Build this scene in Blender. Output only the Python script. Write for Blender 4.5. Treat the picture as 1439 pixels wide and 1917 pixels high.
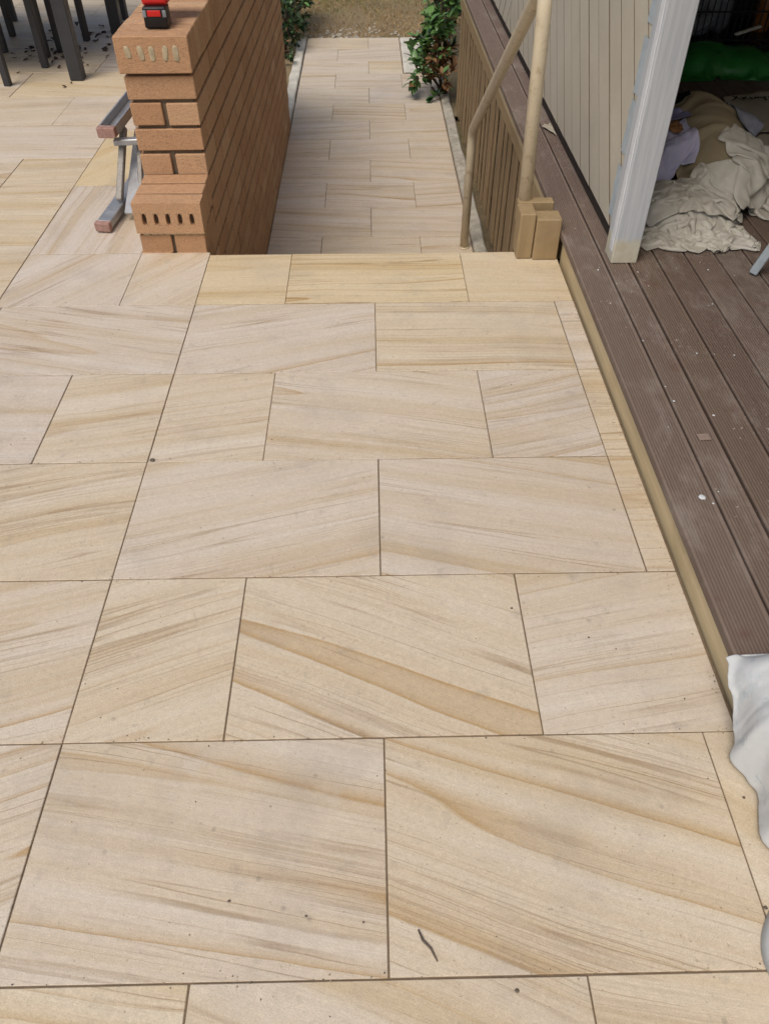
import bpy, bmesh, math, random
import numpy as np
from mathutils import Vector, Matrix, noise as mnoise

for o in list(bpy.data.objects):
    bpy.data.objects.remove(o)
S = bpy.context.scene
COL = S.collection
R = math.radians
rng = random.Random(7)

# ------------------------------------------------------------------ camera
# World: x right, y away from the camera, z up; origin at a paver corner.
cd = bpy.data.cameras.new('camera')
cam = bpy.data.objects.new('camera', cd)
COL.objects.link(cam)
cam.location = (0.5883, -0.7354, 1.3212)
cam.rotation_euler = (0.7915518, 0.0013388, -0.0193266)
cd.sensor_fit = 'HORIZONTAL'
cd.sensor_width = 36.0
cd.lens = 36.0 * 1449.54 / 1439.0
cd.clip_start = 0.02
cd.clip_end = 400
S.camera = cam

# ------------------------------------------------------------------ sky and sun
SUN_EL, SUN_AZ = R(58), R(212)          # azimuth measured clockwise from +y
W = bpy.data.worlds.new('World')
S.world = W
W.use_nodes = True
wn = W.node_tree
wn.nodes.clear()
sky = wn.nodes.new('ShaderNodeTexSky')
sky.sky_type = 'NISHITA'
sky.sun_disc = False
sky.sun_elevation = SUN_EL
sky.sun_rotation = SUN_AZ
sky.air_density = 1.0
sky.dust_density = 4.0
sky.ozone_density = 0.6
bg = wn.nodes.new('ShaderNodeBackground')
bg.inputs['Strength'].default_value = 0.115
wo = wn.nodes.new('ShaderNodeOutputWorld')
wn.links.new(sky.outputs[0], bg.inputs[0])
wn.links.new(bg.outputs[0], wo.inputs[0])
sd = bpy.data.lights.new('sun', 'SUN')
sd.energy = 1.5
sd.angle = R(34)
sd.color = (1.0, 0.955, 0.89)
sun = bpy.data.objects.new('sun', sd)
COL.objects.link(sun)
sdir = Vector((math.sin(SUN_AZ) * math.cos(SUN_EL), math.cos(SUN_AZ) * math.cos(SUN_EL), math.sin(SUN_EL)))
sun.rotation_euler = sdir.to_track_quat('Z', 'Y').to_euler()
sun.location = (-4, -4, 8)
S.view_settings.view_transform = 'Standard'
S.view_settings.look = 'None'
S.view_settings.gamma = 1.0
S.view_settings.exposure = 0.10


# ------------------------------------------------------------------ helpers
def tag(o, label=None, cat=None, group=None, kind=None):
    if label: o['label'] = label
    if cat: o['category'] = cat
    if group: o['group'] = group
    if kind: o['kind'] = kind
    return o


def empty(name, loc=(0, 0, 0), rz=0.0):
    o = bpy.data.objects.new(name, None)
    o.empty_display_size = 0.1
    COL.objects.link(o)
    o.location = loc
    o.rotation_euler = (0, 0, rz)
    return o


def link(name, me, mat=None, parent=None, loc=(0, 0, 0), rot=(0, 0, 0)):
    o = bpy.data.objects.new(name, me)
    COL.objects.link(o)
    if mat and not me.materials:
        me.materials.append(mat)
    o.parent = parent
    o.location = loc
    o.rotation_euler = rot
    return o


def mesh(verts, faces, smooth=False, name='m'):
    me = bpy.data.meshes.new(name)
    me.from_pydata([tuple(v) for v in verts], [], faces)
    me.update()
    if smooth:
        me.polygons.foreach_set('use_smooth', [True] * len(me.polygons))
    return me


def bm_mesh(bm, smooth=False):
    me = bpy.data.meshes.new('m')
    bmesh.ops.recalc_face_normals(bm, faces=bm.faces[:])
    bm.to_mesh(me)
    bm.free()
    if smooth:
        me.polygons.foreach_set('use_smooth', [True] * len(me.polygons))
    return me


_bc = {}


def box_mesh(sx, sy, sz, bev=0.0, seg=1):
    """Box centred on the origin with chamfered edges (mesh data is shared)."""
    k = (round(sx, 4), round(sy, 4), round(sz, 4), bev, seg)
    if k in _bc: return _bc[k].copy() if False else _bc[k]
    bm = bmesh.new()
    bmesh.ops.create_cube(bm, size=1)
    for v in bm.verts:
        v.co = (v.co.x * sx, v.co.y * sy, v.co.z * sz)
    if bev:
        bmesh.ops.bevel(bm, geom=bm.edges[:], offset=bev, segments=seg, affect='EDGES', profile=0.5)
    me = bm_mesh(bm)
    _bc[k] = me
    return me


def box(name, x0, x1, y0, y1, z0, z1, mat, parent=None, bev=0.0, seg=1, own=False):
    me = box_mesh(abs(x1 - x0), abs(y1 - y0), abs(z1 - z0), bev, seg)
    if own or (me.materials and me.materials[0] != mat):
        me = me.copy()
        me.materials.clear()
    px = parent.location if parent else Vector((0, 0, 0))
    return link(name, me, mat, parent, ((x0 + x1) / 2 - px[0], (y0 + y1) / 2 - px[1], (z0 + z1) / 2 - px[2]))


def add_box(bm, c, s, rot=None):
    r = bmesh.ops.create_cube(bm, size=1)
    M = Matrix.Translation(c) @ (rot.to_4x4() if rot else Matrix.Identity(4)) @ Matrix.Diagonal((s[0], s[1], s[2], 1))
    bmesh.ops.transform(bm, matrix=M, verts=r['verts'])
    return r['verts']


def tube_mesh(pts, rad, n=14, caps=True, rads=None):
    pts = [Vector(p) for p in pts]
    V, F = [], []
    up = None
    for i, p in enumerate(pts):
        a = pts[max(i - 1, 0)]
        b = pts[min(i + 1, len(pts) - 1)]
        t = (b - a).normalized()
        if up is None:
            up = t.orthogonal().normalized()
        else:
            up = (up - t * up.dot(t)).normalized()
        s = t.cross(up)
        r = rads[i] if rads else rad
        for k in range(n):
            an = 2 * math.pi * k / n
            V.append(p + (up * math.cos(an) + s * math.sin(an)) * r)
    for i in range(len(pts) - 1):
        for k in range(n):
            F.append((i * n + k, i * n + (k + 1) % n, (i + 1) * n + (k + 1) % n, (i + 1) * n + k))
    if caps:
        F.append(tuple(range(n))[::-1])
        F.append(tuple((len(pts) - 1) * n + k for k in range(n)))
    return mesh(V, F, True)


def arc_join(p0, p1, p2, r, n=8):
    """Points of a rounded corner at p1."""
    p0, p1, p2 = map(Vector, (p0, p1, p2))
    a = (p0 - p1).normalized()
    b = (p2 - p1).normalized()
    A, B = p1 + a * r, p1 + b * r
    return [A.lerp(p1, t).lerp(p1.lerp(B, t), t) for t in [i / n for i in range(n + 1)]]


# ------------------------------------------------------------------ materials
class NT:
    def __init__(self, name, rough=0.7, spec=0.3):
        self.m = bpy.data.materials.new(name)
        self.m.use_nodes = True
        self.t = self.m.node_tree
        self.b = self.t.nodes['Principled BSDF']
        self.b.inputs['Roughness'].default_value = rough
        self.b.inputs['Specular IOR Level'].default_value = spec

    def n(self, typ, **kw):
        x = self.t.nodes.new(typ)
        for k, v in kw.items():
            setattr(x, k, v)
        return x

    def l(self, a, b):
        self.t.links.new(a, b)

    def val(self, sock, v):
        if hasattr(v, 'is_output') or hasattr(v, 'links'):
            self.l(v, sock)
        else:
            sock.default_value = v

    def math(self, op, a, b=0.0, c=None, clamp=False):
        x = self.n('ShaderNodeMath', operation=op, use_clamp=clamp)
        self.val(x.inputs[0], a)
        self.val(x.inputs[1], b)
        if c is not None: self.val(x.inputs[2], c)
        return x.outputs[0]

    def vmath(self, op, a, b):
        x = self.n('ShaderNodeVectorMath', operation=op)
        self.val(x.inputs[0], a)
        self.val(x.inputs[1], b)
        return x.outputs[0]

    def obj(self):
        return self.n('ShaderNodeTexCoord').outputs['Object']

    def world(self):
        return self.n('ShaderNodeNewGeometry').outputs['Position']

    def rand(self):
        return self.n('ShaderNodeObjectInfo').outputs['Random']

    def attr(self, name):
        x = self.n('ShaderNodeAttribute', attribute_type='OBJECT', attribute_name=name)
        return x.outputs['Fac']

    def sep(self, v):
        x = self.n('ShaderNodeSeparateXYZ')
        self.l(v, x.inputs[0])
        return x.outputs

    def comb(self, x, y, z=0.0):
        c = self.n('ShaderNodeCombineXYZ')
        for i, v in enumerate((x, y, z)):
            self.val(c.inputs[i], v)
        return c.outputs[0]

    def noise(self, v, scale, detail=2.0, rough=0.5, dist=0.0):
        x = self.n('ShaderNodeTexNoise')
        self.val(x.inputs['Vector'], v)
        x.inputs['Scale'].default_value = scale
        x.inputs['Detail'].default_value = detail
        x.inputs['Roughness'].default_value = rough
        x.inputs['Distortion'].default_value = dist
        return x.outputs[0]

    def voro(self, v, scale, feature='F1'):
        x = self.n('ShaderNodeTexVoronoi', feature=feature)
        self.val(x.inputs['Vector'], v)
        x.inputs['Scale'].default_value = scale
        return x

    def ramp(self, f, stops, interp='LINEAR'):
        x = self.n('ShaderNodeValToRGB')
        x.color_ramp.interpolation = interp
        e = x.color_ramp.elements
        while len(e) < len(stops): e.new(0.5)
        for s, (p, c) in zip(e, stops):
            s.position = p
            s.color = (c[0], c[1], c[2], 1) if hasattr(c, '__len__') else (c, c, c, 1)
        self.val(x.inputs[0], f)
        return x.outputs[0]

    def mix(self, f, a, b, mode='MIX'):
        x = self.n('ShaderNodeMix', data_type='RGBA', blend_type=mode)
        self.val(x.inputs[0], f)
        for s, v in ((x.inputs[6], a), (x.inputs[7], b)):
            if isinstance(v, tuple):
                s.default_value = (v[0], v[1], v[2], 1)
            else:
                self.l(v, s)
        return x.outputs[2]

    def mapr(self, v, a, b, c=0.0, d=1.0):
        x = self.n('ShaderNodeMapRange')
        self.val(x.inputs[0], v)
        for i, q in enumerate((a, b, c, d)): x.inputs[i + 1].default_value = q
        return x.outputs[0]

    def scale(self, v, s):
        return self.vmath('MULTIPLY', v, s)

    def bump(self, h, strength=0.3, dist=0.002):
        x = self.n('ShaderNodeBump')
        x.inputs['Strength'].default_value = strength
        x.inputs['Distance'].default_value = dist
        self.l(h, x.inputs['Height'])
        self.l(x.outputs[0], self.b.inputs['Normal'])

    def color(self, c):
        self.val(self.b.inputs['Base Color'], c if not isinstance(c, tuple) else (*c, 1))
        return self


def seeded(m, extra=50.0):
    """Object coordinates shifted by a random amount for each object."""
    r = m.rand()
    off = m.comb(m.math('MULTIPLY', r, extra), m.math('MULTIPLY', r, extra * 1.7), m.math('MULTIPLY', r, extra * 0.6))
    return m.vmath('ADD', m.obj(), off)


def mat_sandstone():
    m = NT('sandstone', 0.62, 0.28)
    ang, tint, seed, bold = m.attr('vein'), m.attr('tint'), m.attr('seed'), m.attr('bold')
    ro = m.n('ShaderNodeVectorRotate', rotation_type='Z_AXIS')
    m.l(m.obj(), ro.inputs['Vector'])
    m.l(m.math('MULTIPLY', ang, -1.0), ro.inputs['Angle'])
    off = m.comb(m.math('MULTIPLY', seed, 31.0), m.math('MULTIPLY', seed, 17.0), m.math('MULTIPLY', seed, 9.0))
    p = m.vmath('ADD', ro.outputs[0], off)
    x, y, z = m.sep(p)
    warp = m.math('MULTIPLY', m.math('SUBTRACT', m.noise(p, 1.2, 1, 0.45), 0.5), 0.075)
    warp2 = m.math('MULTIPLY', m.math('SUBTRACT', m.noise(m.scale(p, (6, 18, 1)), 1.0, 4, 0.6), 0.5), 0.008)
    v = m.math('ADD', m.math('ADD', y, warp), warp2)
    # broad soft bands
    broad = m.noise(m.comb(m.math('MULTIPLY', x, 0.28), m.math('MULTIPLY', v, 12.0)), 1.0, 5, 0.58)
    col = m.ramp(broad, [(0.24, (0.445, 0.360, 0.232)), (0.36, (0.500, 0.430, 0.318)), (0.46, (0.540, 0.484, 0.392)),
                         (0.58, (0.558, 0.514, 0.438)), (0.76, (0.598, 0.568, 0.508))])
    # one-sided bands: sharp brown edge that fades away
    n1 = m.noise(m.comb(m.math('MULTIPLY', x, 0.15), m.math('MULTIPLY', v, 3.0)), 1.0, 2, 0.5)
    t = m.math('MULTIPLY', m.math('ADD', m.math('MULTIPLY', v, 6.5), m.math('MULTIPLY', n1, 7.0)), m.attr('dens'))
    fr = m.math('FRACT', t)
    cell = m.n('ShaderNodeTexWhiteNoise', noise_dimensions='1D')
    m.l(m.math('FLOOR', t), cell.inputs['W'])
    gate = m.mapr(cell.outputs[0], 0.05, 0.75)
    fade = m.noise(m.comb(m.math('MULTIPLY', x, 0.9), m.math('MULTIPLY', v, 4.0), 4.0), 1.0, 3, 0.5)
    gate = m.math('MULTIPLY', gate, m.mapr(fade, 0.28, 0.48))
    gate = m.math('MULTIPLY', gate, bold)
    saw = m.ramp(fr, [(0.0, 0.0), (0.02, 1.0), (0.045, 0.62), (0.12, 0.30), (0.28, 0.0)])
    sawf = m.math('MULTIPLY', saw, gate, clamp=True)
    col = m.mix(m.math('MULTIPLY', sawf, 0.95), col, (0.385, 0.268, 0.130))
    # thin dark hairlines
    hsum = None
    for zz, fq, th in ((7.0, 30.0, 0.030), (15.0, 62.0, 0.045)):
        n2 = m.noise(m.comb(m.math('MULTIPLY', x, 0.7), m.math('MULTIPLY', v, fq), zz), 1.0, 1, 0.5)
        hl = m.ramp(m.math('ABSOLUTE', m.math('SUBTRACT', n2, 0.5)), [(0.0, 1.0), (th * .45, 0.45), (th, 0.0)])
        hm = m.mapr(m.noise(m.comb(m.math('MULTIPLY', x, 1.3), m.math('MULTIPLY', v, 9.0), zz + 4.0), 1.0, 3, 0.6), 0.48, 0.60)
        q = m.math('MULTIPLY', hl, hm)
        hsum = q if hsum is None else m.math('MAXIMUM', hsum, m.math('MULTIPLY', q, 0.6))
    hlf = m.math('MULTIPLY', hsum, bold, clamp=True)
    col = m.mix(m.math('MULTIPLY', hlf, 0.68), col, (0.27, 0.19, 0.11))
    # fine streaks and sandy grain
    st = m.noise(m.comb(m.math('MULTIPLY', x, 16.0), m.math('MULTIPLY', v, 190.0)), 1.0, 3, 0.65)
    col = m.mix(m.mapr(st, 0.28, 0.72, 0.0, 0.24), m.mix(1.0, col, (1.08, 1.08, 1.08), 'MULTIPLY'), m.mix(1.0, col, (0.70, 0.67, 0.63), 'MULTIPLY'))
    gr = m.noise(p, 420, 3, 0.75)
    col = m.mix(m.mapr(gr, 0.3, 0.7, 0.0, 0.62), m.mix(1.0, col, (1.16, 1.16, 1.16), 'MULTIPLY'), m.mix(1.0, col, (0.70, 0.68, 0.66), 'MULTIPLY'))
    gm = m.noise(p, 95, 4, 0.7)
    col = m.mix(m.mapr(gm, 0.3, 0.7, 0.0, 0.40), m.mix(1.0, col, (1.09, 1.09, 1.09), 'MULTIPLY'), m.mix(1.0, col, (0.78, 0.76, 0.73), 'MULTIPLY'))
    pit = m.ramp(m.noise(m.vmath('ADD', p, (8, 3, 1)), 150, 2, 0.5), [(0.69, 0.0), (0.76, 1.0)])
    col = m.mix(m.math('MULTIPLY', pit, 0.45), col, (0.26, 0.19, 0.12))
    # per-slab tint: grey-pink .. honey yellow
    yel = m.mix(1.0, col, (1.06, 0.955, 0.72), 'MULTIPLY')
    pnk = m.mix(1.0, col, (1.0, 0.975, 1.005), 'MULTIPLY')
    col = m.mix(tint, pnk, yel)
    # honey clouds
    hc = m.mapr(m.noise(m.comb(m.math('MULTIPLY', x, 2.0), m.math('MULTIPLY', v, 5.0), 2.0), 1.0, 4, 0.6), 0.52, 0.72)
    col = m.mix(m.math('MULTIPLY', hc, 0.28), col, (0.51, 0.395, 0.235))
    # foot-worn grey patches, water marks and spots of dirt (world space: they cross joints)
    wp = m.world()
    d1 = m.mapr(m.noise(wp, 3.1, 6, 0.68), 0.52, 0.72)
    col = m.mix(m.math('MULTIPLY', d1, 0.32), col, (0.32, 0.28, 0.245))
    d2 = m.mapr(m.noise(wp, 16, 5, 0.7), 0.60, 0.72)
    col = m.mix(m.math('MULTIPLY', d2, 0.34), col, (0.27, 0.235, 0.20))
    vo = m.voro(wp, 23)
    spot = m.ramp(vo.outputs['Distance'], [(0.0, 1.0), (0.07, 0.8), (0.13, 0.0)])
    sg = m.n('ShaderNodeSeparateColor')
    m.l(vo.outputs['Color'], sg.inputs[0])
    col = m.mix(m.math('MULTIPLY', m.math('MULTIPLY', spot, m.mapr(sg.outputs[0], 0.80, 0.95)), 0.5), col, (0.22, 0.18, 0.145))
    pale = m.mapr(m.noise(wp, 5.5, 6, 0.72), 0.58, 0.78)
    col = m.mix(m.math('MULTIPLY', pale, 0.35), col, (0.66, 0.62, 0.56))
    m.color(col)
    h = m.math('ADD', m.math('MULTIPLY', gr, 0.5), m.math('MULTIPLY', st, 0.6))
    h = m.math('SUBTRACT', m.math('ADD', h, m.math('MULTIPLY', gm, 0.8)), m.math('MULTIPLY', m.math('MAXIMUM', hlf, pit), 0.9))
    h = m.math('SUBTRACT', h, m.math('MULTIPLY', sawf, 0.5))
    m.bump(h, 0.40, 0.0016)
    m.val(m.b.inputs['Roughness'], m.mapr(d1, 0, 1, 0.6, 0.48))
    return m.m


def mat_plain(name, col, rough=0.7, var=0.12, sc=8, spec=0.3, grain=200, bump=0.15, metal=0.0, stain=None):
    m = NT(name, rough, spec)
    p = seeded(m)
    a = m.noise(p, sc, 5, 0.6)
    c = m.mix(m.mapr(a, 0.3, 0.7), tuple(q * (1 - var) for q in col), tuple(min(1, q * (1 + var)) for q in col))
    g = m.noise(p, grain, 2, 0.6)
    c = m.mix(m.mapr(g, 0.3, 0.7, 0, 0.16), c, (col[0] * .55, col[1] * .55, col[2] * .55))
    if stain:
        s = m.mapr(m.noise(p, sc * 1.9, 5, 0.7), 0.55, 0.68)
        c = m.mix(m.math('MULTIPLY', s, 0.6), c, stain)
    m.color(c)
    m.b.inputs['Metallic'].default_value = metal
    if bump: m.bump(m.math('ADD', g, m.math('MULTIPLY', a, 2.0)), bump, 0.002)
    m.val(m.b.inputs['Roughness'], m.mapr(a, 0.3, 0.7, rough - 0.08, min(1, rough + 0.08)))
    return m.m


def mat_brick():
    m = NT('wire_cut_brick', 0.85, 0.2)
    p = seeded(m)
    r = m.rand()
    base = m.ramp(r, [(0.0, (0.41, 0.238, 0.130)), (0.4, (0.48, 0.298, 0.172)), (0.75, (0.44, 0.260, 0.145)), (1.0, (0.52, 0.340, 0.205))])
    big = m.noise(p, 22, 5, 0.68)
    c = m.mix(m.mapr(big, 0.3, 0.7, 0, 0.55), base, m.mix(1.0, base, (1.22, 1.16, 1.1), 'MULTIPLY'))
    spk = m.ramp(m.noise(p, 230, 3, 0.6), [(0.58, 0.0), (0.68, 1.0)])
    c = m.mix(m.math('MULTIPLY', spk, 0.6), c, (0.14, 0.075, 0.045))
    spl = m.ramp(m.noise(m.vmath('ADD', p, (5, 5, 5)), 160, 2, 0.5), [(0.64, 0.0), (0.74, 1.0)])
    c = m.mix(m.math('MULTIPLY', spl, 0.5), c, (0.62, 0.44, 0.29))
    drag = m.noise(m.scale(p, (60, 60, 500)), 1.0, 2, 0.6)
    c = m.mix(m.mapr(drag, 0.45, 0.75, 0, 0.35), c, m.mix(1.0, c, (0.55, 0.5, 0.48), 'MULTIPLY'))
    m.color(c)
    m.bump(m.math('ADD', m.math('ADD', drag, m.noise(p, 90, 3, 0.6)), m.math('MULTIPLY', spk, -0.8)), 0.5, 0.003)
    return m.m


def mat_deck():
    m = NT('brown_composite_board', 0.72, 0.25)
    p = seeded(m)
    r = m.rand()
    base = m.ramp(r, [(0.0, (0.178, 0.132, 0.104)), (0.5, (0.212, 0.162, 0.132)), (1.0, (0.190, 0.141, 0.109))])
    x, y, z = m.sep(p)
    st = m.noise(m.comb(m.math('MULTIPLY', x, 90), m.math('MULTIPLY', y, 3)), 1.0, 4, 0.65)
    c = m.mix(m.mapr(st, 0.3, 0.7, 0, 0.5), base, m.mix(1.0, base, (0.70, 0.64, 0.6), 'MULTIPLY'))
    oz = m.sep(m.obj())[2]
    c = m.mix(m.mapr(oz, -0.0022, -0.0004), m.mix(1.0, c, (0.80, 0.78, 0.76), 'MULTIPLY'), m.mix(1.0, c, (1.10, 1.09, 1.07), 'MULTIPLY'))  # rib light and shade put into the colour: pale ridges, dark grooves
    wp = m.world()
    dust = m.mapr(m.noise(m.scale(wp, (1.6, .7, 1)), 5.0, 7, 0.75), 0.50, 0.74)
    c = m.mix(m.math('MULTIPLY', dust, 0.6), c, (0.37, 0.325, 0.28))
    red = m.mapr(m.noise(wp, 9, 3, 0.6), 0.62, 0.74)
    c = m.mix(m.math('MULTIPLY', red, 0.45), c, (0.15, 0.066, 0.045))
    pv = m.mapr(m.noise(wp, 55, 4, 0.65), 0.66, 0.70)
    pg = m.mapr(m.noise(wp, 4.0, 3, 0.6), 0.50, 0.60)
    c = m.mix(m.math('MULTIPLY', pv, pg), c, (0.62, 0.58, 0.53))
    m.color(c)
    m.bump(m.math('ADD', st, m.noise(p, 260, 2, 0.6)), 0.3, 0.0015)
    m.val(m.b.inputs['Roughness'], m.mapr(dust, 0, 1, 0.66, 0.85))
    return m.m


def mat_canvas(name, col, dark, rough=0.92, spots=None, spot_amt=0.0, stripe=None):
    m = NT(name, rough, 0.12)
    p = seeded(m)
    a = m.noise(p, 7, 5, 0.65)
    c = m.mix(m.mapr(a, 0.35, 0.68), dark, col)
    wv = m.noise(m.scale(p, (900, 900, 900)), 1.0, 1, 0.5)
    c = m.mix(m.mapr(wv, 0.3, 0.7, 0, 0.2), c, dark)
    if spots:
        s = m.mapr(m.noise(p, 34, 4, 0.62), 0.62, 0.66)
        c = m.mix(m.math('MULTIPLY', s, spot_amt), c, spots)
        s2 = m.mapr(m.noise(m.vmath('ADD', p, (3, 9, 1)), 10, 5, 0.7), 0.58, 0.63)
        c = m.mix(m.math('MULTIPLY', s2, spot_amt * 0.6), c, spots)
    m.color(c)
    m.bump(m.math('ADD', wv, m.math('MULTIPLY', m.noise(p, 60, 4, 0.6), 2.0)), 0.25, 0.002)
    return m.m


def mat_ground():
    m = NT('dry_lawn_soil', 0.95, 0.1)
    p = m.world()
    a = m.noise(p, 1.3, 5, 0.65)
    c = m.ramp(a, [(0.3, (0.20, 0.15, 0.09)), (0.5, (0.31, 0.235, 0.14)), (0.7, (0.22, 0.19, 0.08))])
    x, y, z = m.sep(p)
    g = m.mapr(m.math('ADD', y, m.math('MULTIPLY', a, 2.2)), 10.0, 12.2)
    c = m.mix(m.math('MULTIPLY', g, 0.75), c, (0.17, 0.165, 0.055))
    pb = m.mapr(m.noise(p, 42, 4, 0.7), 0.56, 0.68)
    c = m.mix(m.math('MULTIPLY', pb, 0.6), c, (0.36, 0.31, 0.24))
    m.color(c)
    m.bump(m.noise(p, 30, 6, 0.7), 0.9, 0.03)
    return m.m


def mat_leaf(name, c1, c2, rough=0.4, trans=0.15):
    m = NT(name, rough, 0.45)
    g = m.n('ShaderNodeNewGeometry').outputs['Random Per Island']
    c = m.mix(g, c1, c2)
    m.color(c)
    try:
        m.b.inputs['Transmission Weight'].default_value = 0.0
        m.b.inputs['Subsurface Weight'].default_value = 0.0
    except KeyError:
        pass
    tr = m.n('ShaderNodeBsdfTranslucent')
    m.l(c, tr.inputs[0])
    mx = m.n('ShaderNodeMixShader')
    mx.inputs[0].default_value = trans
    out = [x for x in m.t.nodes if x.type == 'OUTPUT_MATERIAL'][0]
    m.l(m.b.outputs[0], mx.inputs[1])
    m.l(tr.outputs[0], mx.inputs[2])
    m.l(mx.outputs[0], out.inputs[0])
    return m.m


def mat_timber(name, col, dark, rough=0.7, axis='y'):
    m = NT(name, rough, 0.3)
    p = seeded(m)
    s = {'y': (55, 3, 55), 'z': (55, 55, 3), 'x': (3, 55, 55)}[axis]
    g = m.noise(m.scale(p, s), 1.0, 4, 0.6, 0.4)
    c = m.mix(m.mapr(g, 0.35, 0.7, 0, 0.55), col, dark)
    b = m.mapr(m.noise(p, 6, 5, 0.68), 0.52, 0.70)
    c = m.mix(m.math('MULTIPLY', b, 0.45), c, dark)
    m.color(c)
    m.bump(g, 0.25, 0.002)
    return m.m


def mat_post():
    m = NT('half_stripped_post_paint', 0.6, 0.3)
    p = m.world()
    x, y, z = m.sep(p)
    brush = m.noise(m.scale(p, (120, 120, 4)), 1.0, 3, 0.6)
    c = m.mix(m.mapr(brush, 0.3, 0.7), (0.42, 0.445, 0.465), (0.55, 0.57, 0.58))
    edge = m.math('ADD', z, m.math('MULTIPLY', m.noise(p, 26, 3, 0.6), 0.05))
    low = m.mapr(edge, 0.218, 0.196)
    c = m.mix(low, c, m.mix(m.mapr(m.noise(p, 30, 4, 0.6), 0.35, 0.65), (0.52, 0.48, 0.36), (0.60, 0.575, 0.47)))
    m.color(c)
    m.bump(brush, 0.2, 0.002)
    return m.m


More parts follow.
